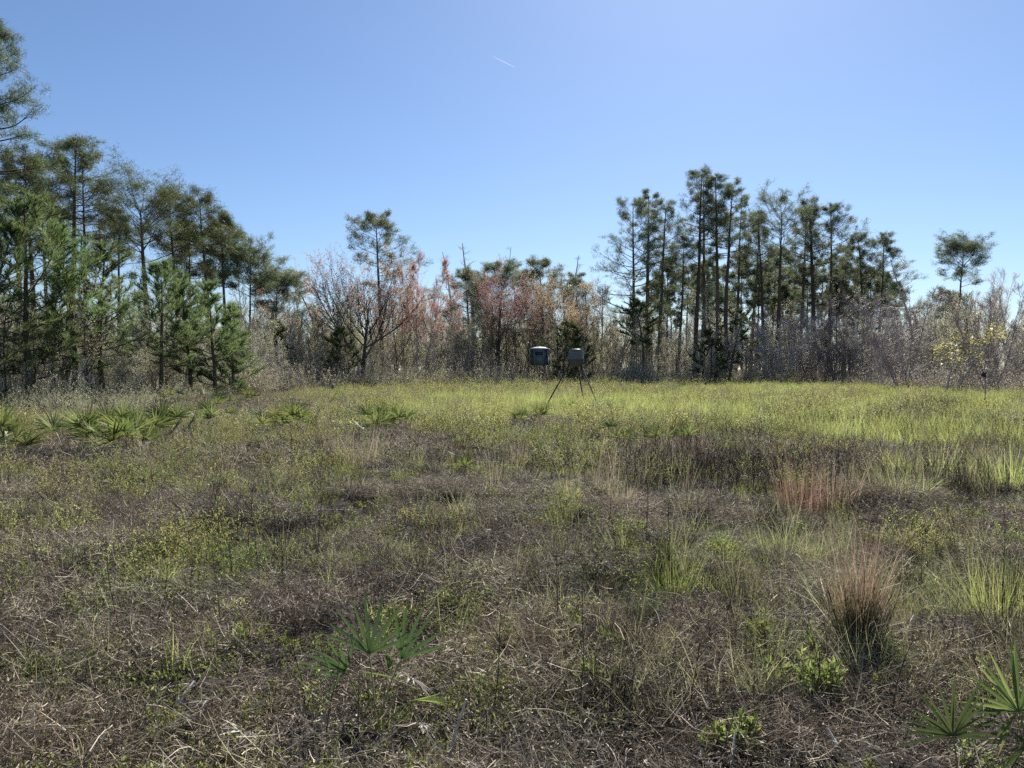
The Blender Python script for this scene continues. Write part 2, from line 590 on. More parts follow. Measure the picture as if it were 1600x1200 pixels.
def pine(H, cb, W, lean=0.0, limbs=42, style='tall', flat=False, side=None, th=1.0, dens=1.0, tuft=.34, wid=.034, mat='needle_far'):
    """a tall open pine: trunk + limbs mesh, needle crown mesh. cb = height of the crown base, W = crown half width"""
    tr = path([[0, 0, -.2]], [[lean * .5 + R.normal() * .015, R.normal() * .015, 1]], H + .2, 14, 0, .045)
    tr[:, :, 0] += np.linspace(0, 1, 14)[None] ** 2 * lean * H * .3
    r0 = .0092 * H * th + .03
    trr = r0 * (1 - np.linspace(0, 1, 14) ** 1.3 * .86)[None]
    wood, crown = MB(), MB()
    wood.tubes(tr, trr, 8)
    t0 = max(.1, cb / H)
    m = int(limbs)
    t = t0 + (1 - t0) * (np.arange(m) + R.random(m)) / m
    if flat:
        t = t0 + (1 - t0) * ((t - t0) / (1 - t0)) ** .5
    u = (t - t0) / (1 - t0)
    o, T, r = sample(tr, trr, np.zeros(m, int), t)
    az = np.arange(m) * 2.39996 + R.random(m) * 1.2
    if flat:
        prof = .55 + .55 * np.sin(np.clip(u, 0, 1) * math.pi * .75) ** .8
        el = np.radians(15 + 45 * u)
    else:
        prof = np.where(u < .25, .45 + 2.0 * u, 1.0 - (np.clip(u - .25, 0, 1) / .75) ** 1.9 * .72)
        el = np.radians(-4 + 52 * u ** 1.3)
    keep = R.random(m) < np.where(u < .3, .4, .9)
    L = W * 1.25 * prof * R.uniform(.45, 1.12, m)
    if side:
        for (tt, azd, LL) in side:
            j = int(np.argmin(np.abs(t - tt)))
            az[j] = math.radians(azd)
            L[j] = LL
            keep[j] = True
            el[j] = math.radians(5)
    d = np.stack([np.cos(az) * np.cos(el), np.sin(az) * np.cos(el), np.sin(el)], 1)
    o, d, L, r, u = o[keep], d[keep], L[keep], r[keep], u[keep]
    P = path(o, d, L, 7, .45, .22)
    Pr = np.clip(r * .5, .018, .09)[:, None] * np.linspace(1, .25, 7)[None]
    wood.tubes(P, Pr, 4)
    pl = plen(P)
    B, Br, bt = spawn(P, Pr, int(6 * dens) + 1, .4, 1.0, 25, 65, lambda t, p: pl[p] * (.42 - .22 * t) + .12, 5, .5, .25, .6, .008, .45)
    wood.tubes(B, Br, 3)
    bl = plen(B)
    C, Cr, ct = spawn(B, Br, 4, .35, 1.0, 20, 60, lambda t, p: bl[p] * .4 + .12, 3, .6, .25, .6, .006, .3)
    wood.tubes(C, Cr, 3)
    # dead stubs under the crown
    sN = 7
    st = R.uniform(t0 * .55, t0, sN)
    so, sT, sr = sample(tr, trr, np.zeros(sN, int), st)
    sa = R.random(sN) * 6.28
    wood.tubes(path(so, np.stack([np.cos(sa), np.sin(sa), R.uniform(-.2, .4, sN)], 1), R.uniform(.3, 1.3, sN), 4, 0, .3), np.linspace(.02, .006, 4)[None].repeat(sN, 0), 3)
    # needles: tufts at the shoot tips
    tp = np.concatenate([C[:, -1], C[:, 1], B[:, -1], B[:, 3], P[:, -1]])
    td = np.concatenate([C[:, -1] - C[:, -2], C[:, 2] - C[:, 1], B[:, -1] - B[:, -2], B[:, 3] - B[:, 2], P[:, -1] - P[:, -2]])
    td = nrm(td) + np.array([0, 0, .25])
    n = 7
    pp = np.repeat(tp, n, 0) + R.normal(size=(len(tp) * n, 3)) * .10
    dd = np.repeat(nrm(td), n, 0) * .55 + nrm(R.normal(size=(len(tp) * n, 3))) * .85
    rv = np.repeat(R.random(len(tp)), n) * .6 + R.random(len(tp) * n) * .4
    crown.blades(pp, dd, R.uniform(.7, 1.15, len(pp)) * tuft, wid, rnd=rv)
    return wood, crown


def young_pine(H, W, cb=.15, shoots=1.0, needle=.27, wid=.019, mat=None):
    """bushy sapling pine clothed in long needles"""
    tr = path([[0, 0, -.2]], [[R.normal() * .03, R.normal() * .03, 1]], H + .2, 14, 0, .08)
    trr = (.010 * H + .02) * (1 - np.linspace(0, 1, 14) * .85)[None]
    wood, crown = MB(), MB()
    wood.tubes(tr, trr, 7)
    m = int(34 * shoots * max(1, H / 8))
    t = cb + (1 - cb) * (np.arange(m) + R.random(m)) / m
    u = (t - cb) / (1 - cb)
    o, T, r = sample(tr, trr, np.zeros(m, int), t)
    az = np.arange(m) * 2.39996 + R.random(m)
    el = np.radians(12 + 50 * u)
    L = W * (1.0 - u ** 2.2 * .72) * np.where(u < .12, .6, 1) * R.uniform(.4, 1.25, m)
    d = np.stack([np.cos(az) * np.cos(el), np.sin(az) * np.cos(el), np.sin(el)], 1)
    P = path(o, d, L, 7, .75, .2)
    Pr = np.clip(r * .45, .012, .05)[:, None] * np.linspace(1, .3, 7)[None]
    wood.tubes(P, Pr, 4)
    pl = plen(P)
    B, Br, bt = spawn(P, Pr, 6, .3, 1.0, 20, 55, lambda t, p: pl[p] * .25 + .2, 4, .8, .2, .6, .006, .2)
    wood.tubes(B, Br, 3)
    S = [P[:, 3:], B]
    for Pp, ns in ((P[:, 3:], 70), (B, 42)):
        N = len(Pp)
        par = np.repeat(np.arange(N), ns)
        tt = R.random(N * ns) ** .7
        oo, TT, _ = sample(Pp, np.ones(Pp.shape[:2]), par, tt)
        dd = TT * 1.1 + nrm(R.normal(size=(N * ns, 3))) * .62 + np.array([0, 0, .18])
        rv = np.repeat(R.random(N), ns) * .55 + R.random(N * ns) * .45
        crown.blades(oo, dd, R.uniform(.7, 1.15, N * ns) * needle, wid, rnd=rv)
    tipd = nrm(R.normal(size=(60, 3))) * .6 + np.array([0, 0, 1.])
    crown.blades(np.repeat(tr[:, -1], 60, 0), tipd, needle * 1.3, wid)
    return wood, crown


def hardwood(H, W, fork=.2, limbs=7, lean=0, buds=0, budsize=.07, spread=(20, 55), lvl2=7, lvl3=6, up=.5, th=1.0, tiptwig=.010, stems=1, wob=.2, leafL=None, splay=.28, leader=1.0, even=False):
    """a leafless or budding broadleaf tree"""
    wood, crown = MB(), MB()
    az = R.random(stems) * 6.28
    sp_ = .0 if stems == 1 else splay
    d = np.stack([np.cos(az) * sp_ + lean, np.sin(az) * sp_, np.ones(stems)], 1) + R.normal(size=(stems, 3)) * .05
    b = np.stack([np.cos(az), np.sin(az), az * 0], 1) * (.0 if stems == 1 else .12)
    b[:, 2] = -.2
    tr = path(b, d, H * leader * R.uniform(.8, 1.0, stems) * (1.0 if stems == 1 else 1.02), 12, .1, wob * .6)
    r0 = (.009 * H + .02) * th / (stems ** .45)
    trr = r0 * (1 - np.linspace(0, 1, 12) ** 1.1 * .88)[None].repeat(stems, 0)
    wood.tubes(tr, trr, 6)
    lf = (lambda t, p: H * .62 + 0 * t) if even else (lambda t, p: W * (1.25 - .95 * t) + .2)
    P, Pr, pt = spawn(tr, trr, limbs, fork, .97, spread[0], spread[1], lf, 7, up, wob, .6, .014)
    wood.tubes(P, Pr, 4)
    pl = plen(P)
    B, Br, bt = spawn(P, Pr, lvl2, .2, 1.0, 20, 55, lambda t, p: pl[p] * (.55 - .3 * t) + .15, 5, up * .8, .22, .6, tiptwig)
    wood.tubes(B, Br, 3)
    bl = plen(B)
    C, Cr, ct = spawn(B, Br, lvl3, .2, 1.0, 20, 55, lambda t, p: bl[p] * .42 + .12, 3, up * .6, .2, .6, tiptwig * .7)
    wood.tubes(C, Cr, 3)
    if buds:
        N = len(C)
        n = buds
        par = np.repeat(np.arange(N), n)
        oo, TT, _ = sample(C, Cr, par, R.random(N * n) * .7 + .3)
        keep = R.random(N * n) < (.3 + vnoise(oo[:, 0] * 1.1 + oo[:, 2], oo[:, 1] * 1.1 + oo[:, 2] * .7, .9, 8) * 1.1)
        oo, TT = oo[keep], TT[keep]
        oo = oo + R.normal(size=oo.shape) * .08
        crown.leaves(oo, TT + R.normal(size=oo.shape) * .8, (leafL or budsize) * R.uniform(.6, 1.3, len(oo)), budsize * R.uniform(.5, 1, len(oo)))
    return wood, crown


def fit(wood, crown, H, W, pct=96, mx=1.6):
    """scale a grown tree to its measured height and half width"""
    A = np.concatenate(crown.V if crown.n > 500 else wood.V)
    top = np.percentile(A[:, 2], 99.8)
    ax = np.abs(A[:, 0] - np.median(A[:, 0]))
    w = np.percentile(ax, pct)
    sz, sx = H / max(top, .1), np.clip(W / max(w, .05), .6, mx)
    for g in (wood, crown):
        g.V = [v * np.array([sx, sx, sz], np.float32) for v in g.V]
    return wood, crown


def base_at(x, y):
    return (x, y, ground_z(x, y) - .02)


def place_tree(name, kind_mesh, wood_mat, leaf_mat, x, y, label, cat, group=None, rz=0, trunk='trunk', crown='crown'):
    w, c = kind_mesh
    e = empty(name, base_at(x, y), rz)
    tag(e, label, cat, group)
    w.obj(trunk, wood_mat, e, smooth=True)
    if c is not None and c.n:
        c.obj(crown, leaf_mat, e)
    return e


def tree_metrics(px, top, Y, cb=None, hw=None):
    p = onray(px, top, Y)
    H = p.z - ground_z(p.x, Y)
    out = [p.x, H]
    if cb is not None:
        out.append(onray(px, cb, Y).z)
    if hw is not None:
        out.append(hw / FPX * Y)
    return out


# ---------- the tall pines, one by one:  px of trunk, top y, crown base y, crown half width px, depth, label
PINES = [
    (-18, 25, 330, 62, 38, dict(limbs=46, side=[(.62, 0, 3.1), (.8, 10, 2.2)], mat='n'), 'tall dark pine cut by the picture edge, its long low limb reaching over the sky'),
    (52, 236, 380, 60, 46, dict(), 'pine crown rising just behind the bushy young pines at the picture edge'),
    (96, 208, 390, 62, 50, dict(limbs=50), 'tall pine with a broad ragged crown, second tall crown from the picture edge'),
    (131, 240, 400, 48, 52, dict(), 'slender pine whose crown leans against the taller ragged pine beside it'),
    (18, 262, 400, 50, 54, dict(), 'pine crown half hidden behind the large bushy young pine'),
    (72, 300, 430, 46, 58, dict(), 'lower pine crown showing between the two tallest pines at the left'),
    (300, 345, 440, 40, 62, dict(), 'pine crown filling in below the dark forked pine'),
    (182, 330, 430, 34, 56, dict(), 'short thin pine filling the gap beside the wide arching pine'),
    (236, 252, 415, 72, 50, dict(limbs=40, th=1.2, flat=True), 'wide domed pine with long arching bare lower limbs over the young pines'),
    (281, 296, 430, 46, 55, dict(), 'dark forked pine just beside the wide domed pine'),
    (323, 298, 425, 42, 56, dict(), 'pine with a narrow pointed crown, right neighbour of the dark forked pine'),
    (352, 330, 440, 34, 60, dict(), 'small pine crown tucked between the pointed pine and the rounded one'),
    (388, 362, 455, 46, 62, dict(flat=True), 'pine with a rounded crown stepping down towards the low thicket'),
    (432, 412, 480, 36, 66, dict(flat=True), 'lowest flat crowned pine ending the row of pines above the grey thicket'),
    (598, 330, 436, 46, 74, dict(lean=-.06, limbs=36, side=[(.72, 0, 3.6)]), 'lone tall pine with a slanting side limb behind the spreading orange maple'),
    (778, 405, 540, 50, 84, dict(limbs=60, dens=1.4), 'dense dark pine behind the red budding maple'),
    (734, 416, 540, 42, 88, dict(limbs=54, dens=1.4), 'rounded dark pine between the pink maple and the red maple'),
    (850, 402, 520, 42, 86, dict(limbs=54, dens=1.3), 'dark pine top showing above the tan budding maple'),
    (896, 424, 510, 30, 88, dict(limbs=40), 'pine top showing at the right shoulder of the tan maple'),
    (990, 305, 505, 58, 78, dict(limbs=56, side=[(.50, 180, 4.4), (.42, 175, 4.9), (.62, 185, 3.8)]), 'tall pine at the open end of the grove, with long limbs stretched towards the clearing'),
    (1014, 295, 455, 30, 82, dict(limbs=34), 'narrow tall pine second in the grove, close behind the long limbed one'),
    (1031, 312, 445, 34, 80, dict(limbs=32), 'slim pine third in the grove, right of the narrow tall one'),
    (1060, 366, 450, 27, 78, dict(limbs=26, th=.8), 'shorter thin pine standing alone in the gap of the grove'),
    (1088, 264, 420, 40, 80, dict(limbs=38), 'tallest pine of the grove, just right of its gap'),
    (1103, 268, 400, 32, 84, dict(limbs=32), 'tall pine close against the tallest one of the grove'),
    (1124, 270, 415, 32, 80, dict(limbs=36), 'left trunk of the tight pair of tall pines in the grove'),
    (1136, 278, 430, 38, 79, dict(limbs=40), 'right trunk of the tight pair of tall pines in the grove'),
    (1150, 306, 460, 28, 86, dict(limbs=34), 'pine with a low crown right behind the tight pair'),
    (1174, 338, 470, 30, 88, dict(limbs=32), 'middling pine in the dip between the tight pair and the flat topped pine'),
    (1197, 330, 470, 30, 82, dict(limbs=34, th=1.1), 'dark thick trunked pine left of the flat topped pine'),
    (1217, 289, 410, 45, 78, dict(limbs=40, flat=True), 'tall flat topped pine with a wide bare stem in the middle of the grove'),
    (1249, 325, 455, 28, 86, dict(limbs=32), 'slender pine right of the flat topped pine'),
    (1269, 308, 470, 34, 80, dict(limbs=46, th=1.35), 'thick double looking dark trunked pine in the right half of the grove'),
    (1297, 313, 430, 42, 79, dict(limbs=38), 'pine with a spreading thin crown last before the grove steps down'),
    (1322, 385, 470, 26, 90, dict(limbs=30), 'short pine at the step where the grove gets lower'),
    (1350, 362, 475, 28, 84, dict(limbs=38), 'left one of the two lower pines ending the grove'),
    (1374, 364, 480, 38, 82, dict(limbs=44, side=[(.5, 0, 3.2), (.4, 5, 3.4)]), 'right one of the two lower pines ending the grove, limbs held out sideways'),
    (1492, 360, 440, 33, 84, dict(limbs=44, flat=True, dens=1.1, side=[(.70, 0, 4.2), (.67, 170, 1.8)]), 'lone flat topped pine standing apart above the bare thicket'),
    (1476, 452, 500, 24, 95, dict(limbs=30, dens=1.3), 'small distant pine at the foot of the lone flat topped pine'),
]
for (px, top, cb, hw, Y, kw, label) in PINES:
    R = np.random.default_rng(1000 + px)
    if 980 < px < 1400:
        Y += 10
    kw = dict(kw)
    nm = kw.pop('mat', None)
    x, H, zc, W = tree_metrics(px, top, Y, cb, hw)
    z0 = ground_z(x, Y)
    near = Y < 60
    km = fit(*pine(H, zc - z0, W, tuft=.31 if not near else .26, wid=.030 if not near else .022, **kw), H, W, 95)
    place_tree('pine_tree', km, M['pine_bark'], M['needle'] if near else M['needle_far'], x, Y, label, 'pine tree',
               'tall pines above the thicket')

# background pines of the grove, copies of a few
protos = []
for k in range(5):
    protos.append(pine(15.5, 8.2 - k * .6, 2.6, limbs=34, tuft=.42, wid=.055))
pm = [(w.mesh('trunk', M['pine_bark'], True), c.mesh('crown', M['needle_far'])) for w, c in protos]
back = [(1042, 420), (1072, 430), (1094, 440), (1112, 425), (1140, 438), (1160, 415), (1183, 432), (1206, 420), (1228, 405), (1240, 440), (1262, 430),
        (1284, 420), (1308, 436), (1330, 428), (1342, 446), (1362, 436), (1388, 440), (1400, 455), (1010, 455), (1052, 462), (1226, 455), (1318, 458)]
back = [(a, b - 6) for a, b in back]
for k, (px, top) in enumerate(back):
    Y = R.uniform(98, 122)
    p = onray(px, top, Y)
    w, c = pm[k % 5]
    e = empty('pine_tree', base_at(p.x, Y), R.random() * 6.28)
    s = p.z / 15.3
    e.scale = (s, s, s)
    tag(e, 'smaller pine half hidden in the back row between the trunks of the grove', 'pine tree', 'back row pines of the grove')
    for nm, me in (('trunk', w), ('crown', c)):
        o = bpy.data.objects.new(nm, me)
        COL.objects.link(o)
        o.parent = e

# young pines
YOUNG = [
    (42, 300, 630, 88, 33.5, .14, 'large bushy young pine with a dark forked trunk at the picture edge'),
    (-45, 330, 640, 80, 31, .05, 'bushy young pine mostly cut off by the picture edge'),
    (112, 352, 620, 72, 35.5, .2, 'bushy young pine right behind the large one at the picture edge'),
    (158, 372, 620, 50, 38, .3, 'young pine with upright feathery shoots before the gap of sky'),
    (250, 404, 600, 62, 37.5, .28, 'broad dark young pine below the wide domed pine'),
    (296, 428, 610, 40, 40, .2, 'slim young pine between the broad dark one and the pale green one'),
    (335, 436, 612, 46, 41.5, .1, 'pale green young pine on three thin stems at the edge of the field'),
    (365, 470, 612, 26, 43, .05, 'smallest young pine, yellow green, ending the row of bushy pines'),
]
for (px, top, by, hw, Y, cb, label) in YOUNG:
    R = np.random.default_rng(2000 + px)
    x, H, W = tree_metrics(px, top, Y, None, hw)
    km = fit(*young_pine(H, W, cb, shoots=1.2 if hw > 45 else 1.0, needle=.33, wid=.017), H, W, 95)
    place_tree('young_pine', km, M['pine_bark'], M['needle_young'], x, Y, label, 'young pine', 'bushy young pines beside the field')
SMALLP = [
    (532, 508, 64, 62, .1, 32, 'small young pine half sunk in the grey thicket below the orange maple'),
    (440, 500, 60, 60, .2, 16, 'small dark pine deep inside the grey thicket'),
    (880, 498, 72, 72, .1, 36, 'blue green cedar like young pine just behind the feeder'),
    (912, 505, 73, 73, .1, 20, 'young pine right of the blue green one behind the feeder'),
    (1140, 478, 73, 73, .3, 34, 'dark young pine under the tight pair of tall pines'),
    (1112, 512, 72, 72, .15, 30, 'pale young pine left of the dark one under the tall pair'),
    (1003, 462, 76, 76, .45, 28, 'dark young pine at the foot of the long limbed pine'),
]
for (px, top, _, Y, cb, hw, label) in SMALLP:
    R = np.random.default_rng(3000 + px)
    x, H, W = tree_metrics(px, top, Y, None, hw)
    km = fit(*young_pine(H, W, cb, shoots=.6, needle=.36, wid=.026), H, W, 95)
    place_tree('young_pine', km, M['pine_bark'], M['needle'], x, Y, label, 'young pine', 'young pines in the thicket')

# maples and other named broadleaf trees
MAPLES = [
    # px, top, Y, half width, kwargs, bark, leaf, name, label
    (566, 378, 67, 92, dict(fork=.3, limbs=12, buds=16, leader=.55, even=True, spread=(30, 62), lvl2=12, lvl3=9, up=.75, th=2.1, tiptwig=.009, budsize=.10), 'dark_bark', 'bud_orange', 'maple_tree', 'big spreading maple with orange buds and low forking dark limbs'),
    (516, 425, 72, 50, dict(budsize=.09, fork=.3, limbs=8, buds=9, lvl2=9, lvl3=6, lean=-.1), 'dark_bark', 'bud_orange', 'maple_tree', 'thin orange maple at the left side of the big spreading one'),
    (622, 430, 70, 44, dict(fork=.35, limbs=10, buds=9, leader=.65, even=True, lvl2=12, lvl3=9, spread=(20, 50), budsize=.09), 'dark_bark', 'bud_orange', 'maple_tree', 'small orange maple under the slanting limb of the lone tall pine'),
    (655, 398, 69, 44, dict(fork=.3, limbs=7, buds=8, stems=3, leader=.8, lvl2=10, lvl3=10, budsize=.09), 'grey_bark', 'bud_pink', 'maple_tree', 'pink budding maple with several thin upright stems'),
    (690, 432, 72, 36, dict(fork=.35, limbs=8, buds=7, stems=3), 'grey_bark', 'bud_pink', 'maple_tree', 'smaller pale pink maple between the pink one and the dark pines'),
    (772, 404, 74, 50, dict(fork=.4, limbs=11, buds=11, leader=.65, even=True, lvl2=12, lvl3=10, spread=(20, 50), th=1.4, budsize=.09), 'dark_bark', 'bud_pink', 'maple_tree', 'reddest budding maple, in front of the dense dark pine'),
    (872, 414, 76, 66, dict(fork=.35, limbs=12, buds=10, leader=.6, even=True, spread=(30, 68), lvl2=13, lvl3=11, up=.55, th=1.5, budsize=.09), 'dark_bark', 'bud_orange', 'maple_tree', 'tan orange maple with arching limbs above the feeder'),
    (826, 430, 78, 40, dict(fork=.35, limbs=10, buds=9, leader=.65, even=True, lvl2=12, lvl3=9, spread=(20, 50), budsize=.09), 'dark_bark', 'bud_pink', 'maple_tree', 'dull red maple between the reddest one and the tan one'),
    (918, 440, 80, 34, dict(fork=.35, limbs=10, buds=10), 'grey_bark', 'bud_tan', 'maple_tree', 'olive budding tree at the right edge of the tan maple'),
    (1548, 420, 62, 44, dict(fork=.3, limbs=7, buds=3, stems=3), 'grey_bark', 'bud_pink', 'maple_tree', 'pale pink budding tree right of the lone flat topped pine'),
    (1518, 452, 60, 26, dict(fork=.4, limbs=6, buds=5, stems=2), 'dark_bark', 'bud_orange', 'maple_tree', 'small orange budding tree just right of the lone pine stem'),
    (1592, 446, 60, 34, dict(fork=.3, limbs=7, buds=4, stems=3), 'grey_bark', 'bud_tan', 'maple_tree', 'tan budding tree cut by the picture edge above the trail camera'),
    (1606, 470, 52, 46, dict(fork=.25, limbs=6, buds=0, stems=4), 'purple_twig', 'bud_tan', 'bare_tree', 'bare many stemmed tree at the picture edge beyond the trail camera'),
    (470, 432, 84, 44, dict(fork=.3, limbs=9, buds=8, stems=2), 'grey_bark', 'bud_tan', 'budding_tree', 'pale tan tree showing between the flat crowned pine and the orange maple'),
    (700, 425, 86, 44, dict(fork=.3, limbs=9, buds=9, stems=2), 'grey_bark', 'bud_tan', 'budding_tree', 'hazy tan tree filling in behind the smaller pale pink maple'),
    (812, 420, 92, 40, dict(fork=.3, limbs=9, buds=9, stems=2), 'grey_bark', 'bud_orange', 'budding_tree', 'hazy rusty tree filling in between the two middle pines'),
    (905, 432, 90, 44, dict(fork=.3, limbs=9, buds=9, stems=2), 'grey_bark', 'leaf_olive', 'budding_tree', 'hazy pale green tree behind the tan maple'),
    (948, 470, 92, 34, dict(fork=.3, limbs=9, buds=8, stems=2), 'grey_bark', 'bud_tan', 'budding_tree', 'low hazy tan tree left of the long limbed pine'),
    (640, 440, 90, 40, dict(fork=.3, limbs=9, buds=8, stems=2), 'grey_bark', 'bud_pink', 'budding_tree', 'hazy pink tree behind the pink budding maple'),
    (412, 440, 66, 46, dict(fork=.3, limbs=8, buds=5, stems=2), 'grey_bark', 'bud_tan', 'budding_tree', 'olive tan budding tree below the lowest flat crowned pine'),
    (365, 452, 60, 36, dict(fork=.3, limbs=8, buds=5, stems=2), 'grey_bark', 'bud_orange', 'budding_tree', 'rusty budding tree behind the smallest young pine'),
    (736, 384, 96, 18, dict(fork=.4, limbs=12, buds=0, lvl2=5, lvl3=4, spread=(20, 45)), 'pale_bark', 'bud_tan', 'bare_tree', 'tall faint bare tree rising left of the dense dark pine'),
    (766, 388, 98, 14, dict(fork=.4, limbs=12, buds=0, lvl2=5, lvl3=4, spread=(20, 45)), 'pale_bark', 'bud_tan', 'bare_tree', 'faint bare treetop right above the dense dark pine'),
    (712, 402, 98, 14, dict(fork=.4, limbs=12, buds=0, lvl2=5, lvl3=4, spread=(20, 45)), 'pale_bark', 'bud_tan', 'bare_tree', 'faint bare treetop over the smaller pale pink maple'),
    (882, 398, 98, 14, dict(fork=.4, limbs=12, buds=0, lvl2=5, lvl3=4, spread=(20, 45)), 'pale_bark', 'bud_tan', 'bare_tree', 'faint bare treetop rising over the tan orange maple'),
    (1443, 400, 70, 32, dict(fork=.42, limbs=16, buds=0, lvl2=5, lvl3=4, spread=(55, 80), up=.45, th=.8, tiptwig=.014, wob=.12), 'pale_bark', 'bud_tan', 'bare_cypress', 'pale leafless cypress with feathery level branches left of the lone pine'),
    (1312, 462, 73, 58, dict(fork=.1, limbs=7, buds=0, stems=11, lvl2=7, lvl3=6, spread=(12, 35), tiptwig=.014), 'purple_twig', 'bud_tan', 'bare_willow', 'rounded bare purple grey willow fanning up from one foot at the field edge'),
    (1215, 500, 74, 40, dict(fork=.1, limbs=7, buds=0, stems=9, lvl2=7, lvl3=6, spread=(12, 35), tiptwig=.015), 'pale_bark', 'bud_tan', 'bare_willow', 'low rounded pale bare willow at the foot of the flat topped pine'),
    (1262, 488, 75, 38, dict(fork=.1, limbs=7, buds=0, stems=9, lvl2=7, lvl3=6, spread=(12, 35), tiptwig=.015), 'purple_twig', 'bud_tan', 'bare_willow', 'rounded bare willow just left of the big purple grey willow'),
    (1366, 478, 70, 40, dict(fork=.1, limbs=7, buds=0, stems=9, lvl2=7, lvl3=6, spread=(12, 35), tiptwig=.015), 'pale_bark', 'bud_tan', 'bare_willow', 'pale rounded bare willow right of the big purple grey willow'),
    (1462, 498, 60, 34, dict(fork=.1, limbs=7, buds=0, stems=8, lvl2=7, lvl3=6, spread=(12, 35), tiptwig=.013), 'pale_bark', 'bud_tan', 'bare_willow', 'small pale bare willow between the cypress and the yellow leaved sapling'),
    (1120, 515, 75, 36, dict(fork=.1, limbs=7, buds=0, stems=9, lvl2=7, lvl3=6, spread=(12, 38), tiptwig=.015), 'pale_bark', 'bud_tan', 'bare_willow', 'low grey bare willow under the tight pair of tall pines'),
    (1412, 448, 55, 52, dict(fork=.1, limbs=7, buds=0, stems=9, lvl2=7, lvl3=6, spread=(12, 35), tiptwig=.011), 'purple_twig', 'bud_tan', 'bare_willow', 'bare many stemmed willow with dark straight shoots on the nearer field edge'),
    (1548, 440, 49, 66, dict(fork=.15, limbs=8, buds=0, stems=8, lvl2=7, lvl3=7, spread=(15, 45), tiptwig=.010), 'purple_twig', 'bud_tan', 'bare_willow', 'wide bare willow with crooked dark stems right behind the trail camera'),
    (1478, 506, 47, 34, dict(fork=.3, limbs=6, buds=3, stems=2, lvl2=5, lvl3=5, leafL=.12, budsize=.10), 'grey_bark', 'leaf_yellow', 'yellow_leaved_sapling', 'sapling dotted with yellow new leaves left of the trail camera'),
]
for (px, top, Y, hw, kw, bark, leaf, name, label) in MAPLES:
    R = np.random.default_rng(4000 + px + top)
    x, H, W = tree_metrics(px, top, Y, None, hw)
    kw = dict(kw)
    st = kw.get('stems', 1)
    wfac = .80 if st < 5 else .42 if st > 5 else .55
    kw.setdefault('budsize', .065)
    km = fit(*hardwood(H, W * wfac, **kw), H, W, 95, 2.2)
    place_tree(name, km, M[bark], M[leaf], x, Y, label, name.replace('_', ' '))

# ---------- thicket of saplings behind the field edge: individuals, copies of a few kinds
R = np.random.default_rng(77)


def sapling_proto(k, bark, leaf, leaves, H=6.5, stems=1, W=1.1, leafL=.075):
    w, c = hardwood(H, W, fork=.15, limbs=13 if stems == 1 else 7, buds=leaves, budsize=leafL * .6, leafL=leafL, spread=(18, 48), lvl2=5, lvl3=4, up=.5, stems=stems, tiptwig=.012, wob=.18, th=.75)
    mb = MB()
    for V, T, Q, r, tm, qm in ((w.V, w.T, w.Q, w.r, w.tm, w.qm),):
        mb.V, mb.T, mb.Q, mb.r, mb.tm, mb.qm, mb.n = list(V), list(T), list(Q), list(r), list(tm), list(qm), w.n
    if c.n:
        off = mb.n
        mb.V += c.V
        mb.r += c.r
        mb.Q += [q + off for q in c.Q]
        mb.qm += [q * 0 + 1 for q in c.qm]
        mb.n += c.n
    return mb.mesh('sapling_%s' % bark, [M[bark], M[leaf]], False)


SAP = {
    'pale': [sapling_proto(k, 'pale_bark', 'leaf_olive', 0 if k < 2 else 3, 5.5) for k in range(4)],
    'grey': [sapling_proto(k, 'grey_bark', 'leaf_olive', [3, 5, 6, 4][k], 6.5) for k in range(4)],
    'tan': [sapling_proto(k, 'dark_bark', 'bud_tan', 7, 7) for k in range(4)],
    'purple': [sapling_proto(k, 'purple_twig', 'bud_tan', 0, 6.5, stems=[1, 3, 4, 2][k], W=1.0) for k in range(4)],
    'leafy': [sapling_proto(k, 'grey_bark', 'leaf_olive', 11, 4.5, stems=2, W=1.2) for k in range(4)],
}
# zones: px range, count, top y range, depth behind the edge, weights, label, group
ZONES = [
    (-150, 200, 20, (450, 560), (3, 14), dict(grey=3, leafy=3, pale=2), 'grey leafy sapling tangled under the bushy young pines', 'saplings under the young pines'),
    (170, 385, 28, (450, 560), (2, 16), dict(grey=3, leafy=3, pale=3, tan=1), 'thin grey sapling in the tangle between the bushy young pines', 'saplings between the young pines'),
    (380, 540, 42, (440, 535), (.5, 16), dict(pale=5, grey=3, tan=2), 'pale bare sapling in the whitish grey thicket left of the orange maple', 'pale saplings of the thicket'),
    (500, 740, 42, (440, 550), (.5, 18), dict(grey=4, tan=3, purple=1, leafy=2), 'brown grey sapling in the thicket below the orange and pink maples', 'saplings below the maples'),
    (720, 960, 48, (430, 550), (.5, 20), dict(grey=3, tan=5, leafy=3, pale=1), 'olive tan sapling in the thicket behind the box blind and the feeder', 'saplings behind the blind and the feeder'),
    (940, 1200, 42, (465, 560), (.5, 20), dict(grey=4, tan=3, purple=3, leafy=2), 'mixed brown sapling in the thicket at the foot of the pine grove', 'saplings at the foot of the pine grove'),
    (1180, 1420, 40, (450, 540), (1, 20), dict(purple=6, grey=2, tan=1), 'bare purple grey sapling in the thicket under the right half of the grove', 'purple grey saplings of the thicket'),
    (1400, 1720, 36, (440, 535), (2, 22), dict(purple=5, grey=3, tan=2), 'bare purplish sapling in the thicket below the lone flat topped pine', 'bare saplings below the lone pine'),
]
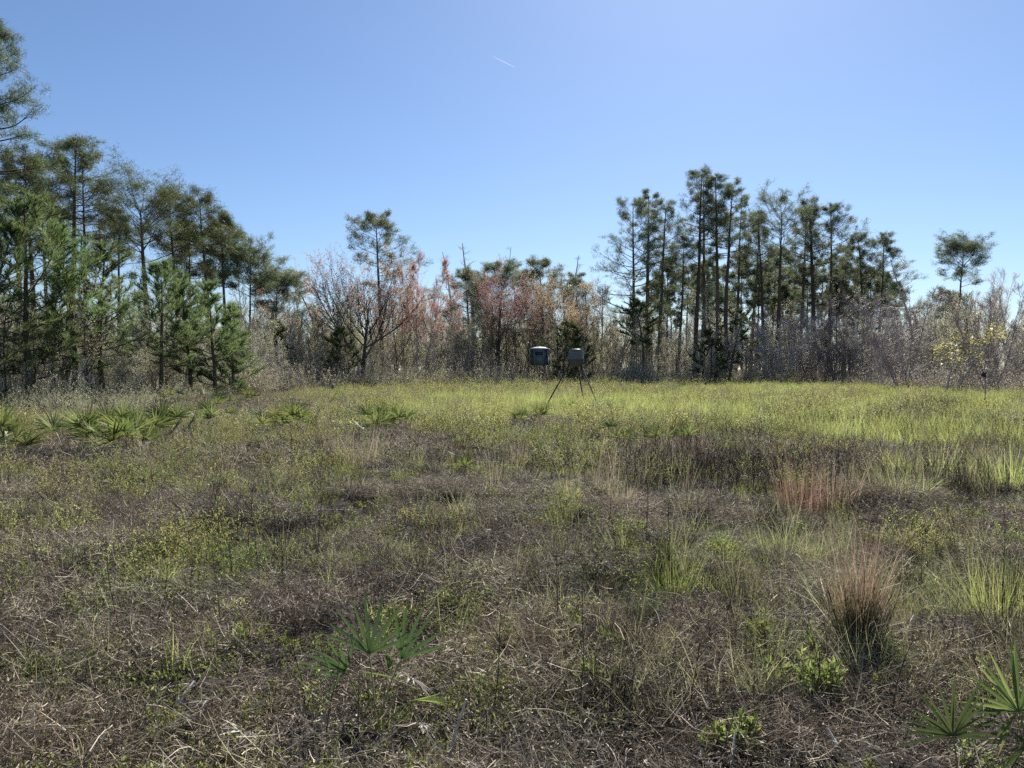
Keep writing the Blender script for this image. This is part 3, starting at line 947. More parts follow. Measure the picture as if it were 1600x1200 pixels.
for (p0, p1, n, tops, dep, wts, label, group) in ZONES:
    kinds = list(wts)
    pr = np.array([wts[k] for k in kinds], float)
    pr /= pr.sum()
    for k in range(n):
        px = p0 + (p1 - p0) * (k + R.random()) / n
        u = (px - 800) / FPX
        Ye = float(np.interp(u, _bu, _by))
        q = R.random() ** .8
        Y = Ye + dep[0] + q * (dep[1] - dep[0])
        kd = kinds[int(R.choice(len(kinds), p=pr))]
        me = SAP[kd][int(R.integers(4))]
        top = tops[1] + (tops[0] - tops[1]) * np.clip(q * .75 + R.normal() * .22, 0, 1)
        if kd == 'leafy':
            top = top * .5 + 560 * .5
        x, H = tree_metrics(px, top, Y)
        o = bpy.data.objects.new('sapling', me)
        COL.objects.link(o)
        h0 = {'pale': 5.5, 'grey': 6.5, 'tan': 7, 'purple': 6.5, 'leafy': 4.5}[kd]
        s = H / h0
        o.scale = (max(s, .7) if s < 1 else s, max(s, .7) if s < 1 else s, s)
        o.rotation_euler = (R.normal() * .05, R.normal() * .05, R.random() * 6.28)
        o.location = base_at(x, Y)
        tag(o, label, 'sapling', group)


# ------------------------------------------------------------------ scatter (stuff only): points with attributes + geometry nodes
def scatter(name, meshes, X, Y, scale, label=None, tilt=.12, zoff=0.0, xy_stretch=None, cat=None):
    n = len(X)
    Z = land(X, Y) + zoff
    me = bpy.data.meshes.new(name)
    me.vertices.add(n)
    me.vertices.foreach_set('co', np.stack([X, Y, Z], 1).astype(np.float32).ravel())
    rot = np.stack([R.normal(size=n) * tilt, R.normal(size=n) * tilt, R.random(n) * 6.283], 1)
    a = me.attributes.new('rot', 'FLOAT_VECTOR', 'POINT')
    a.data.foreach_set('vector', rot.astype(np.float32).ravel())
    a = me.attributes.new('scl', 'FLOAT_VECTOR', 'POINT')
    sc3 = np.stack([scale, scale, scale * R.uniform(.8, 1.2, n)], 1)
    a.data.foreach_set('vector', sc3.astype(np.float32).ravel())
    a = me.attributes.new('pick', 'INT', 'POINT')
    a.data.foreach_set('value', R.integers(0, len(meshes), n).astype(np.int32))
    o = bpy.data.objects.new(name, me)
    COL.objects.link(o)
    o['kind'] = 'stuff'
    if label:
        o['label'] = label
    if cat:
        o['category'] = cat
    ng = bpy.data.node_groups.new('scatter_' + name, 'GeometryNodeTree')
    ng.interface.new_socket('Geometry', in_out='INPUT', socket_type='NodeSocketGeometry')
    ng.interface.new_socket('Geometry', in_out='OUTPUT', socket_type='NodeSocketGeometry')
    N, Lk = ng.nodes.new, ng.links.new
    gi, go = N('NodeGroupInput'), N('NodeGroupOutput')
    iop = N('GeometryNodeInstanceOnPoints')
    join = N('GeometryNodeJoinGeometry')
    for k, ms in enumerate(meshes):
        po = bpy.data.objects.new('%s_source' % name, ms)
        oi = N('GeometryNodeObjectInfo')
        oi.inputs[0].default_value = po
        oi.inputs['As Instance'].default_value = True
        Lk(oi.outputs['Geometry'], join.inputs[0])

    def attr(nm, ty):
        q = N('GeometryNodeInputNamedAttribute')
        q.data_type = ty
        q.inputs[0].default_value = nm
        return q.outputs[0]
    Lk(gi.outputs[0], iop.inputs['Points'])
    Lk(join.outputs[0], iop.inputs['Instance'])
    iop.inputs['Pick Instance'].default_value = True
    Lk(attr('pick', 'INT'), iop.inputs['Instance Index'])
    e2r = N('FunctionNodeEulerToRotation')
    Lk(attr('rot', 'FLOAT_VECTOR'), e2r.inputs[0])
    Lk(e2r.outputs[0], iop.inputs['Rotation'])
    Lk(attr('scl', 'FLOAT_VECTOR'), iop.inputs['Scale'])
    Lk(iop.outputs[0], go.inputs[0])
    md = o.modifiers.new('scatter', 'NODES')
    md.node_group = ng
    return o


def cloud(n, y0, y1, w=None, umax=.80, k=1.0, seed_w=None):
    """points in the wedge in view; density per area falls as Y^-k... w(X,Y)->probability"""
    out = []
    tot = 0
    while tot < n:
        m = n * 3
        q = R.random(m)
        # pdf over Y ~ Y^(1-k)
        e = 2 - k
        Y = (y0 ** e + q * (y1 ** e - y0 ** e)) ** (1 / e) if abs(e) > 1e-3 else y0 * (y1 / y0) ** q
        X = R.uniform(-umax, umax, m) * (Y + 1.0)
        keep = Y < edge_y(X, Y) - .3
        if w is not None:
            keep &= R.random(m) < w(X, Y)
        X, Y = X[keep], Y[keep]
        out.append((X, Y))
        tot += len(X)
        if len(out) > 12:
            break
    X = np.concatenate([a for a, b in out])[:n]
    Y = np.concatenate([b for a, b in out])[:n]
    return X, Y


R = np.random.default_rng(78)


def straw_patch(n, size, wid, hgt, m='straw'):
    mb = MB()
    p = np.stack([R.uniform(-size, size, n), R.uniform(-size, size, n), R.random(n) ** 1.6 * hgt], 1)
    az = R.random(n) * 6.283
    el = R.normal(size=n) * .55
    d = np.stack([np.cos(az), np.sin(az), el], 1)
    L = (.025 + .20 * R.random(n) ** 4) * (size / .3)
    mb.bent(p, d, L, wid * R.uniform(.5, 1.3, n), R.normal(size=n) * .8, K=4, tipw=.35)
    # short chips and dead leaves
    k = n // 2
    p = np.stack([R.uniform(-size, size, k), R.uniform(-size, size, k), R.random(k) ** 2 * hgt * .6], 1)
    mb.leaves(p, R.normal(size=(k, 3)) * [1, 1, .6], R.uniform(.008, .026, k), R.uniform(.003, .009, k))
    return mb.mesh('straw_patch', M[m])


def brush_patch(n, h, wid, spread=.3, m='twig'):
    """fine dead stalks standing and leaning, with side twigs"""
    mb = MB()
    b = np.stack([R.normal(size=n) * spread * .5, R.normal(size=n) * spread * .5, np.zeros(n) - .02], 1)
    P = path(b, np.stack([R.normal(size=n) * .3, R.normal(size=n) * .3, np.ones(n)], 1), h * R.uniform(.4, 1.1, n), 5, 0, .22)
    Pr = wid * np.linspace(1, .4, 5)[None].repeat(n, 0)
    mb.tubes(P, Pr, 3)
    C, Cr, _ = spawn(P, Pr, 4, .3, 1, 20, 55, lambda t, p: h * .22 + 0 * t, 3, .3, .3, .6, wid * .4)
    mb.tubes(C, Cr, 3)
    return mb.mesh('brush_patch', M[m])


def tuft_mesh(n, h, wid, lean=.35, bend=.7, m='green_grass', base=.05, K=5):
    mb = MB()
    az = R.random(n) * 6.283
    r = R.random(n) ** .5 * base
    b = np.stack([np.cos(az) * r, np.sin(az) * r, np.zeros(n) - .01], 1)
    s = R.random(n) * lean
    az2 = az + R.normal(size=n) * .5
    d = np.stack([np.cos(az2) * s, np.sin(az2) * s, np.ones(n)], 1)
    mb.bent(b, d, h * R.uniform(.35, 1.1, n), wid * R.uniform(.6, 1.2, n), bend * R.uniform(.2, 1.3, n), K=K)
    return mb


def shrublet(n_stem, h, leafL, leafW, per, spread=.18, leaf='shrublet', stem='twig', w=.0022):
    mb = MB()
    b = np.stack([R.normal(size=n_stem) * spread * .4, R.normal(size=n_stem) * spread * .4, np.zeros(n_stem) - .02], 1)
    P = path(b, np.stack([R.normal(size=n_stem) * .35, R.normal(size=n_stem) * .35, np.ones(n_stem)], 1), h * R.uniform(.5, 1.1, n_stem), 5, .1, .25)
    Pr = w * np.linspace(1, .4, 5)[None].repeat(n_stem, 0)
    mb.tubes(P, Pr, 3, m=1)
    C, Cr, _ = spawn(P, Pr, 4, .25, 1, 25, 60, lambda t, p: h * .28 + 0 * t, 3, .5, .3, .7, w * .5)
    mb.tubes(C, Cr, 3, m=1)
    A = np.concatenate([C, P[:, 1:4]])
    N = len(A)
    par = np.repeat(np.arange(N), per)
    oo, TT, _ = sample(A, np.ones(A.shape[:2]), par, R.random(N * per))
    mb.leaves(oo, TT * .6 + R.normal(size=oo.shape) * .6 + np.array([0, 0, .4]), leafL * R.uniform(.6, 1.2, N * per), leafW * R.uniform(.6, 1.1, N * per))
    return mb.mesh('shrublet', [M[leaf], M[stem]])


ss = lambda a, b, x: np.clip((x - a) / (b - a), 0, 1) ** 2 * (3 - 2 * np.clip((x - a) / (b - a), 0, 1))  # also for a > b
U = lambda X, Y: X / Y
# zone weights (world position)
w_green = lambda X, Y: np.clip(ss(19, 23, Y + (vnoise(X, Y, .4, 14) - .5) * 6) * (1 - ss(38, 50, Y)) * ss(-.25, .06, U(X, Y)) * (.3 + .7 * ss(.36, .56, vnoise(X, Y, .28, 15))) * (1 - ss(.20, .38, U(X, Y))) + .75 * ss(10, 15, Y) * ss(.15, .38, U(X, Y)) * ss(.46, .6, vnoise(X, Y, .55, 12)) + .35 * ss(40, 50, Y) * ss(.2, .3, U(X, Y)), 0, 1)
CLEAR = []
for px, by, r in [(18, 712, 1.), (122, 712, .8), (176, 690, .9), (200, 714, .8), (243, 700, .8), (268, 690, .6), (332, 672, .8), (432, 680, 1.), (464, 682, 1.), (584, 692, .7), (600, 674, .8),
                  (626, 676, .7), (712, 708, .5), (730, 742, .3), (815, 672, .8), (846, 668, 1.), (970, 696, .7), (1030, 700, .7), (1062, 694, .6), (848, 643, .8), (940, 646, .8), (590, 1110, .3), (1500, 1190, .3), (155, 678, .5)]:
    g = gnd(px, by)
    CLEAR.append((g.x, g.y - r * .5, r))


def clear(X, Y):
    k = np.ones(np.shape(X))
    for x, y, r in CLEAR:
        k = np.minimum(k, ss(.8, 1.3, np.hypot(X - x, (Y - y) * .45) / r) + .08)
    return k


w_shrub = lambda X, Y: clear(X, Y) * np.clip(ss(11, 18, Y + (vnoise(X, Y, .3, 6) - .5) * 9 - U(X, Y) * 3) * (1 - .97 * w_green(X, Y)) * (.06 + .94 * ss(.36, .52, vnoise(X, Y, .75, 7) * .6 + vnoise(X, Y, 1.9, 17) * .4)) + .10 * ss(.6, .75, vnoise(X, Y, .9, 9)), 0, 1)
w_bare = lambda X, Y: np.clip(1 - w_shrub(X, Y) * .8, .15, 1)

near_straw = [straw_patch(620, .30, .0030, [.04, .08, .13][k % 3]) for k in range(9)]
far_straw = [straw_patch(420, .5, .0075, .12) for k in range(5)]
w_litter = lambda X, Y: .02 + .98 * ss(.42, .60, vnoise(X, Y, 3.1, 51) * .6 + vnoise(X, Y, 1.1, 52) * .4)
X, Y = cloud(2600, 2.0, 15, w_litter, k=.9)
scatter('dead_grass_litter', near_straw, X, Y, R.uniform(.75, 1.3, len(X)), 'grey tan mat of dead grass stems and leaf bits on the near ground', tilt=.08)
X, Y = cloud(5000, 12, 45, lambda X, Y: w_bare(X, Y), k=1.3)
scatter('dead_grass_litter', far_straw, X, Y, R.uniform(.8, 1.3, len(X)), 'grey dead grass mat on the middle of the field', tilt=.05)

dt = [tuft_mesh(230, [.13, .18, .26][k % 3], .0034, [2.4, 1.6, 1.0][k % 3], [1.8, 1.6, 1.2][k % 3], 'straw', [.13, .10, .07][k % 3], 6).mesh('dead_tuft', M['twig' if k in (2, 4, 6) else 'straw']) for k in range(9)]  # some tufts near black, shadow spots of the foreground put into their colour
X, Y = cloud(1900, 2.8, 22, lambda X, Y: .06 + ss(.45, .62, vnoise(X, Y, 1.3, 55)), k=.9)
scatter('dead_grass_tufts', dt, X, Y, R.uniform(.5, 1.25, len(X)), 'drooping tufts of dead grey tan grass, some blackened for shade, rising from the litter', tilt=.2)

X, Y = cloud(1300, 2.8, 18, lambda X, Y: .05 + ss(.48, .7, vnoise(X, Y, .7, 21)), k=.9)
scatter('dead_stalks', [brush_patch(9, .30, .0017) for k in range(5)], X, Y, R.uniform(.6, 1.3, len(X)), 'thin dark dead weed stalks standing all over the near ground', tilt=.15)
X, Y = cloud(1500, 9, 45, lambda X, Y: .1 + ss(-.1, .4, U(X, Y)) * ss(.35, .6, vnoise(X, Y, .35, 22)), k=1.2)
scatter('dead_stalks', [brush_patch(12, .5, .0035, .5) for k in range(5)], X, Y, R.uniform(.6, 1.3, len(X)), 'grey brown dead stalks in the right half of the field', tilt=.1)

shn = [shrublet(11, [.20, .30, .42][k % 3], .0145, .0062, 24, .3, ['shrublet', 'shrublet', 'shrub_green', 'shrub_grey'][k % 4]) for k in range(12)]
X, Y = cloud(2100, 5, 20, w_shrub, k=1.0)
scatter('low_field_shrubs', shn, X, Y, R.uniform(.5, 1.5, len(X)), 'fine leaved yellow green low shrubs where the bare ground gives way to the field', tilt=.12)
shr = [shrublet(9, [.26, .36, .55][k % 3], .032, .013, 8, .3, ['shrublet', 'shrub_green', 'shrublet', 'shrub_grey', 'shrublet'][k % 5]) for k in range(15)]
X, Y = cloud(7000, 17, 72, w_shrub, k=1.35)
scatter('low_field_shrubs', shr, X, Y, R.uniform(.6, 1.3, len(X)) * (.6 + .9 * vnoise(X, Y, .9, 18)) * (1 - .55 * ss(-.12, -.35, U(X, Y)) * ss(19, 26, Y)) * (1 + ss(25, 60, Y) * .3), 'knee high yellow green shrubby growth covering the middle and far field', tilt=.1)

gt = [tuft_mesh(60, [.42, .55, .34][k % 3], .011, .6, .8, 'green_grass', .12).mesh('grass_tuft', M['green_grass']) for k in range(5)]
X, Y = cloud(6500, 8, 70, lambda X, Y: w_green(X, Y) * clear(X, Y), k=1.1)
scatter('green_grass', gt, X, Y, R.uniform(.6, 1.25, len(X)), 'bright yellow green grass in the band under the feeder and on the right side', tilt=.1)
ot = [tuft_mesh(40, .34, .0045, .8, 1.0, 'olive_grass', .08).mesh('grass_tuft', M['olive_grass']) for k in range(5)]
X, Y = cloud(1350, 3.4, 22, lambda X, Y: clear(X, Y) * .04 + clear(X, Y) * .9 * ss(-.25, .35, U(X, Y)) * ss(.35, .6, vnoise(X, Y, .8, 31)) + .3 * ss(.62, .72, vnoise(X, Y, 1.1, 32)), k=1.0)
scatter('sparse_grass', ot, X, Y, R.uniform(.5, 1.2, len(X)), 'thin olive and dry grass tufts between the dead stems', tilt=.15)
X, Y = cloud(1000, 3.4, 16, lambda X, Y: .08 + ss(.55, .75, vnoise(X, Y, .9, 33)), k=1.0)
gsm = [tuft_mesh(22, .20, .006, .9, .9, 'green_grass', .06).mesh('grass_tuft', M['green_grass']) for k in range(4)]
scatter('sparse_grass', gsm, X, Y, R.uniform(.4, 1.1, len(X)), 'small fresh green grass sprigs among the dead litter', tilt=.15)

fb = [shrublet(5, .15, .024, .009, 7, .12, 'forb', 'twig', .0015) for k in range(6)]
X, Y = cloud(1250, 2.3, 15, lambda X, Y: .04 + ss(.48, .72, vnoise(X, Y, 1.0, 41)), k=.9)
scatter('leafy_weeds', fb, X, Y, R.uniform(.5, 1.3, len(X)), 'small yellow green leafy weeds scattered over the near ground', tilt=.2)


def moss_patch():
    mb = MB()
    n = 200
    r = R.random(n) ** .6 * .22
    az = R.random(n) * 6.283
    p = np.stack([np.cos(az) * r, np.sin(az) * r, R.random(n) * .05], 1)
    mb.leaves(p, R.normal(size=(n, 3)) + np.array([0, 0, .8]), R.uniform(.012, .028, n), R.uniform(.005, .011, n))
    return mb.mesh('tiny_leaves', M['forb'])


X, Y = cloud(2100, 2.3, 18, lambda X, Y: .05 + ss(.42, .66, vnoise(X, Y, 1.2, 43)), k=.9)
scatter('tiny_ground_leaves', [moss_patch() for k in range(4)], X, Y, R.uniform(.5, 1.3, len(X)), 'tiny green leaves creeping over the litter', tilt=.1)

sd = []
for k in range(4):
    t_ = tuft_mesh(16, [.6, .8][k % 2], .006, .35, .5, 'tan_grass', .1)
    sd.append(t_.mesh('seed_stalk_tuft', M[['tan_grass', 'olive_grass'][k // 2]]))
X, Y = cloud(1500, 9, 60, lambda X, Y: .05 + ss(.5, .7, vnoise(X, Y, .5, 71)) * (.4 + .6 * ss(-.1, .3, U(X, Y))), k=1.1)
scatter('tall_dry_grass', sd, X, Y, R.uniform(.5, 1.1, len(X)), 'thin tall tan and olive grass stems standing above the low field growth', tilt=.15)

# undergrowth in and before the wood, and the mass of wood far behind
def edge_cloud(p0, p1, n, d0, d1):
    u = (R.uniform(p0, p1, n) - 800) / FPX
    Ye = np.interp(u, _bu, _by)
    rag = (vnoise(u * 60, u * 0, .55, 61) - .5) * 7
    Y = Ye + R.uniform(d0, d1, n) + np.where(R.random(n) < .6, rag, 0)
    X = u * Y
    k = ~((np.abs(X - 2.5) < 2.6) & (Y < 69.5) & (Y > 50))
    return X[k], Y[k]


bush = [shrublet(14, [1.2, 1.7, 2.3][k % 3], .075, .038, 8, 1.3, 'leaf_olive', 'grey_bark', .009) for k in range(5)]
bush2 = [shrublet(16, [1.1, 1.5, 2.2][k % 3], .07, .03, 4, 1.4, 'bud_tan', 'purple_twig', .009) for k in range(4)]
X, Y = edge_cloud(-200, 1000, 500, -1, 9)
X2, Y2 = edge_cloud(950, 1250, 150, -.3, 9)
X, Y = np.concatenate([X, X2]), np.concatenate([Y, Y2])
scatter('undergrowth', bush, X, Y, R.uniform(.5, 1.2, len(X)) * np.interp(Y, [30, 60], [.5, 1.1]), 'dense glossy leaved undergrowth along the foot of the wood', tilt=.1)
X, Y = edge_cloud(360, 1800, 620, -.3, 10)
scatter('undergrowth', bush2, X, Y, R.uniform(.6, 1.35, len(X)), 'brown grey twiggy undergrowth along the foot of the wood', tilt=.1)

farw = []
for k in range(5):
    farw.append(SAP['grey'][k % 4])
farw += SAP['tan'] + SAP['leafy'][:2]
X, Y = edge_cloud(-400, 2000, 950, 7, 60)
H = R.uniform(.75, 1.25, len(X)) * np.interp(Y, [40, 80, 130], [.8, 1.25, 1.6])
scatter('distant_wood', farw, X, Y, H, 'mass of grey brown wood far behind the thicket', tilt=.05)



# ------------------------------------------------------------------ saw palmettos: every frond is a part
def frond(base, hub, axis, normal, L, n=18, spread=105, wid=.026, droop=.25, dead=False):
    """stalk from base to hub and a fan of folded leaflets; material 0 leaf, 1 stalk"""
    base, hub = np.array(base, float), np.array(hub, float)
    a, nn = np.array(axis, float), np.array(normal, float)
    a /= np.linalg.norm(a)
    x = np.cross(a, nn)
    x /= np.linalg.norm(x)
    nn = np.cross(x, a)
    mb = MB()
    k = np.linspace(0, 1, 7)[:, None]
    ln = np.linalg.norm(hub - base)
    P = base + (hub - base) * k + np.array([0, 0, 1]) * (np.sin(k * math.pi) * ln * .10)
    mb.tubes(P[None], np.linspace(.0065, .004, 7)[None] * (L / .4), 5, m=1)
    K = 6
    for j in range(n):
        th = math.radians(-spread + 2 * spread * (j + .5) / n + R.normal() * 2.5)
        d = math.cos(th) * a + math.sin(th) * x
        side = -math.sin(th) * a + math.cos(th) * x
        Lj = L * (1 - .22 * (abs(th) / math.radians(spread)) ** 2) * R.uniform(.88, 1.06)
        t = np.linspace(0, 1, K)
        w = np.interp(t, [0, .12, .35, .7, 1], [.25, .7, 1, .62, .03]) * wid * R.uniform(.85, 1.1)
        bow = (t ** 2)[:, None] * np.array([0, 0, -1]) * Lj * droop * R.uniform(.3, 1.5) + (t ** 2)[:, None] * nn * R.normal() * Lj * .10
        if dead:
            bow += (t ** 1.5)[:, None] * side * R.normal() * Lj * .25
        C = hub + d * (t * Lj)[:, None] + bow
        E1 = C + side * (w / 2)[:, None] + nn * (w * .32)[:, None]
        E2 = C - side * (w / 2)[:, None] + nn * (w * .32)[:, None]
        V = np.concatenate([E1, C, E2])
        Q = [(q, q + 1, K + q + 1, K + q) for q in range(K - 1)] + [(K + q, K + q + 1, 2 * K + q + 1, 2 * K + q) for q in range(K - 1)]
        mb.add(V, Q=Q, rnd=R.random(), m=0)
    return mb


FM = {}
for key, leaf in (('green', 'palm_mid'), ('dead', 'palm_dead')):
    FM[key] = []
    for k in range(5):
        pl_, out = R.uniform(.30, .45), R.uniform(.05, .25)
        mb = frond((0, 0, 0), (0, out, pl_), (0, .12 + out, 1), (0, 1, -.2), .36, n=14, spread=88 if key == 'green' else 100,
                   wid=.025, droop=.15 if key == 'green' else .8, dead=key == 'dead')
        FM[key].append(mb.mesh('frond', [M[leaf], M['palm_stem'] if key == 'green' else M['palm_dead']]))

PALMS = [
    # px, base y, height px, fronds, dead fronds, label
    (18, 712, 62, 10, 0, 'dense palmetto at the picture edge in front of the young pines'),
    (122, 712, 62, 9, 0, 'palmetto clump left of the white dead star shaped frond'),
    (176, 690, 50, 8, 0, 'palmetto clump behind the white dead star shaped frond'),
    (200, 714, 62, 10, 2, 'palmetto in front with pale dead fronds lying at its right foot'),
    (243, 700, 55, 9, 1, 'palmetto clump right of the one with dead fronds at its foot'),
    (268, 690, 40, 6, 0, 'small palmetto at the right end of the left row'),
    (332, 672, 38, 7, 0, 'bright yellow green palmetto below the broad dark young pine'),
    (342, 640, 26, 7, 0, 'small bright palmetto right at the foot of the pale green young pine'),
    (270, 634, 20, 5, 0, 'small palmetto at the edge of the wood left of the pale green young pine'),
    (385, 630, 20, 6, 0, 'low palmetto at the foot of the whitish grey thicket'),
    (432, 680, 42, 9, 0, 'dark green palmetto, left one of the two in mid field'),
    (464, 682, 44, 9, 0, 'dark green palmetto, right one of the two in mid field'),
    (584, 692, 40, 7, 0, 'palmetto with upright fronds beside the pale dry grass clump'),
    (600, 674, 32, 7, 0, 'palmetto just behind the upright one by the pale dry grass'),
    (626, 676, 34, 7, 0, 'palmetto right of the pair by the pale dry grass clump'),
    (712, 708, 26, 6, 1, 'small fan of palmetto with a white dead leaf on its left'),
    (730, 742, 30, 5, 0, 'little upright palmetto above the dark clod of earth'),
    (815, 672, 26, 6, 0, 'palmetto at the left foot of the tripod feeder'),
    (846, 668, 30, 7, 0, 'palmetto under the left leg of the tripod feeder'),
    (970, 696, 38, 6, 0, 'palmetto with stiff blue green fronds below the green grass band'),
    (1030, 700, 36, 6, 1, 'palmetto with one white dead leaf below the green grass band'),
    (1062, 694, 32, 5, 0, 'yellow green palmetto fan right of the one with a white dead leaf'),
    (1465, 655, 20, 7, 0, 'low dark tuft of palmetto in front of the trail camera post'),
]
for (px, by, hpx, nf, nd, label) in PALMS:
    g = gnd(px, by)
    s = hpx / FPX * g.y / .48
    e = empty('palmetto', (g.x, g.y, ground_z(g.x, g.y) - .02))
    tag(e, label, 'palmetto', 'saw palmettos in the field')
    for k in range(nf + nd):
        dead = k >= nf
        o = bpy.data.objects.new('dead_frond' if dead else 'frond', FM['dead' if dead else 'green'][int(R.integers(5))])
        COL.objects.link(o)
        o.parent = e
        o.rotation_euler = (R.uniform(-.75, .15) if not dead else -R.uniform(.7, 1.1), R.normal() * .12, k * 2.4 + R.normal() * .3)
        if not dead and k < 2:
            o.rotation_euler = (R.uniform(-.15, .1), R.normal() * .1, k * 3 + .3)
        ss_ = s * R.uniform(.75, 1.1)
        o.scale = (ss_, ss_, ss_)
        o.location = (R.normal() * .10 * s, R.normal() * .10 * s, 0)


def hand_palmetto(px, by, fr, label):
    """a near palmetto whose fronds are laid out one by one. fr: hub px, hub py, depth offset, axis (screen x, toward the sun y, up), length, spread, n, kind"""
    g = gnd(px, by)
    e = empty('palmetto', (g.x, g.y, ground_z(g.x, g.y) - .01))
    tag(e, label, 'palmetto')
    for (hx, hy, dy, ax, nor, L, spr, n, kind, wd) in fr:
        hub = onray(hx, hy, g.y + dy) - Vector(e.location)
        b = (R.normal() * .02, R.normal() * .02, 0)
        mb = frond(b, hub, ax, nor, L, n=n, spread=spr, wid=wd, droop=.10 if kind != 'dead' else .5, dead=kind == 'dead')
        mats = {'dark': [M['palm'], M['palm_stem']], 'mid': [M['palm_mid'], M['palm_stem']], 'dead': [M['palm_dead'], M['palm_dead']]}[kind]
        mb.obj('dead_frond' if kind == 'dead' else 'frond', mats, e)


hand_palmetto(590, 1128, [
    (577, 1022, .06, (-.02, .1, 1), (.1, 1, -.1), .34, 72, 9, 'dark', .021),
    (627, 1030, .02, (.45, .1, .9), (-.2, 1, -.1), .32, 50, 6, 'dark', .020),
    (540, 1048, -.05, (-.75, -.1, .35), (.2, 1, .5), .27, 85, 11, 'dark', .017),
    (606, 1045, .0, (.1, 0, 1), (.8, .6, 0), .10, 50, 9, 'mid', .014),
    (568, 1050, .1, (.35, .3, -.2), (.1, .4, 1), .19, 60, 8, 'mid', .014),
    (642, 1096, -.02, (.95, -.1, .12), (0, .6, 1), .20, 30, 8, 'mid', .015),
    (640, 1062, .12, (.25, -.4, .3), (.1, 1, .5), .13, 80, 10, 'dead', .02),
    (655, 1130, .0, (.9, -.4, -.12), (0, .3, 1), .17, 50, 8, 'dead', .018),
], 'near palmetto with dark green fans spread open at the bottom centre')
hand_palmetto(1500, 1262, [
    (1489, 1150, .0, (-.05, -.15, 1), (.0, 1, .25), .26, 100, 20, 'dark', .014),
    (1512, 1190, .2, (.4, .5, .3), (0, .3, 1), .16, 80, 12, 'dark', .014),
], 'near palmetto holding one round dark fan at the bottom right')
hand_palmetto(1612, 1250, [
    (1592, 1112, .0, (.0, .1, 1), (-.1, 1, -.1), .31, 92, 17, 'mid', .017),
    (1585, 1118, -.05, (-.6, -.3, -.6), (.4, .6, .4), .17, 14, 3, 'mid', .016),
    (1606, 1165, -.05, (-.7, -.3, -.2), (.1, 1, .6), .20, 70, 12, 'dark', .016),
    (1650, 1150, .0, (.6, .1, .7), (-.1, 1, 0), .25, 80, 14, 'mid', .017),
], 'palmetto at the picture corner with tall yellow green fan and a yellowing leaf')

# dead fronds lying about
DEADF = [
    (155, 668, .8, (0, -.3, 1), .42, 120, 16, 'white dead palmetto frond standing like a star between green palmettos'),
    (222, 708, .35, (.5, -.5, .3), .30, 60, 7, 'white dead palmetto frond fallen in front of the left palmetto row'),
    (732, 664, .30, (.3, -.3, .9), .24, 35, 4, 'small white dead leaf sticking up in mid field'),
    (330, 1120, .10, (-.3, -.4, .15), .15, 95, 11, 'grey dead palmetto fan lying near the lower left corner, upper one'),
    (385, 1148, .08, (.1, -.8, -.05), .17, 100, 11, 'grey dead palmetto fan lying near the lower left corner, lower one'),
    (300, 1140, .05, (-.8, -.2, .05), .12, 60, 7, 'small curled grey dead palmetto piece left of the two dead fans'),
    (690, 1010, .03, (.3, -.3, .1), .08, 40, 4, 'short bleached scrap of palmetto right of the near palmetto'),
]
for (px, py, z, ax, L, spr, n, label) in DEADF:
    g = gnd(px, py + 12)
    if z > .3:
        z = (CAM_H - (py - HORIZ) / FPX * g.y) + .05
    g0 = Vector((g.x, g.y, ground_z(g.x, g.y)))
    mb = frond((0, .05, 0), (0, 0, z), ax, (0.1, 1, .5), L, n=n, spread=spr, wid=.07 * L + .004, droop=.35, dead=True)
    o = mb.obj('dead_palmetto_frond', [M['palm_dead'], M['palm_dead']])
    o.location = g0
    tag(o, label, 'dead palmetto frond')

# ------------------------------------------------------------------ tripod feeder
MET = plain('dark_steel', (.045, .045, .042), .45, .5, .6, .3, 12)
BAR = plain('olive_plastic', (.12, .125, .11), .45, .4, 0, .15, 5)
BAND = plain('olive_plastic_band', (.075, .085, .08), .5, .4, 0, .2, 5)
BLK = plain('black_plastic', (.02, .02, .022), .5, .4, 0, .2, 8)
WHT = plain('roof_white_and_sun_glare', (.75, .74, .70), .5, .4, 0, .12, 4)  # the roof's own white, reused where sun glare is put into the colour
PAN = plain('blind_panel', (.12, .15, .145), .5, .4, 0, .15, 3)
PAND = plain('blind_corner_panel', (.045, .065, .075), .5, .4, 0, .15, 3)
GLS = plain('dark_window', (.012, .014, .016), .15, .6, 0, .1, 3)
POST = plain('grey_post', (.30, .28, .25), .8, .2, 0, .3, 9)


def circ(r, z, n=28, ph=0, cx=0, cy=0):
    a = np.arange(n) * 2 * math.pi / n + ph
    return np.stack([cx + np.cos(a) * r, cy + np.sin(a) * r, a * 0 + z], 1)


def rod(p, q, r, S=8):
    mb = MB()
    mb.tubes(np.array([[p, (np.array(p) + np.array(q)) / 2, q]], float), np.full((1, 3), r), S, cap=True)
    return mb


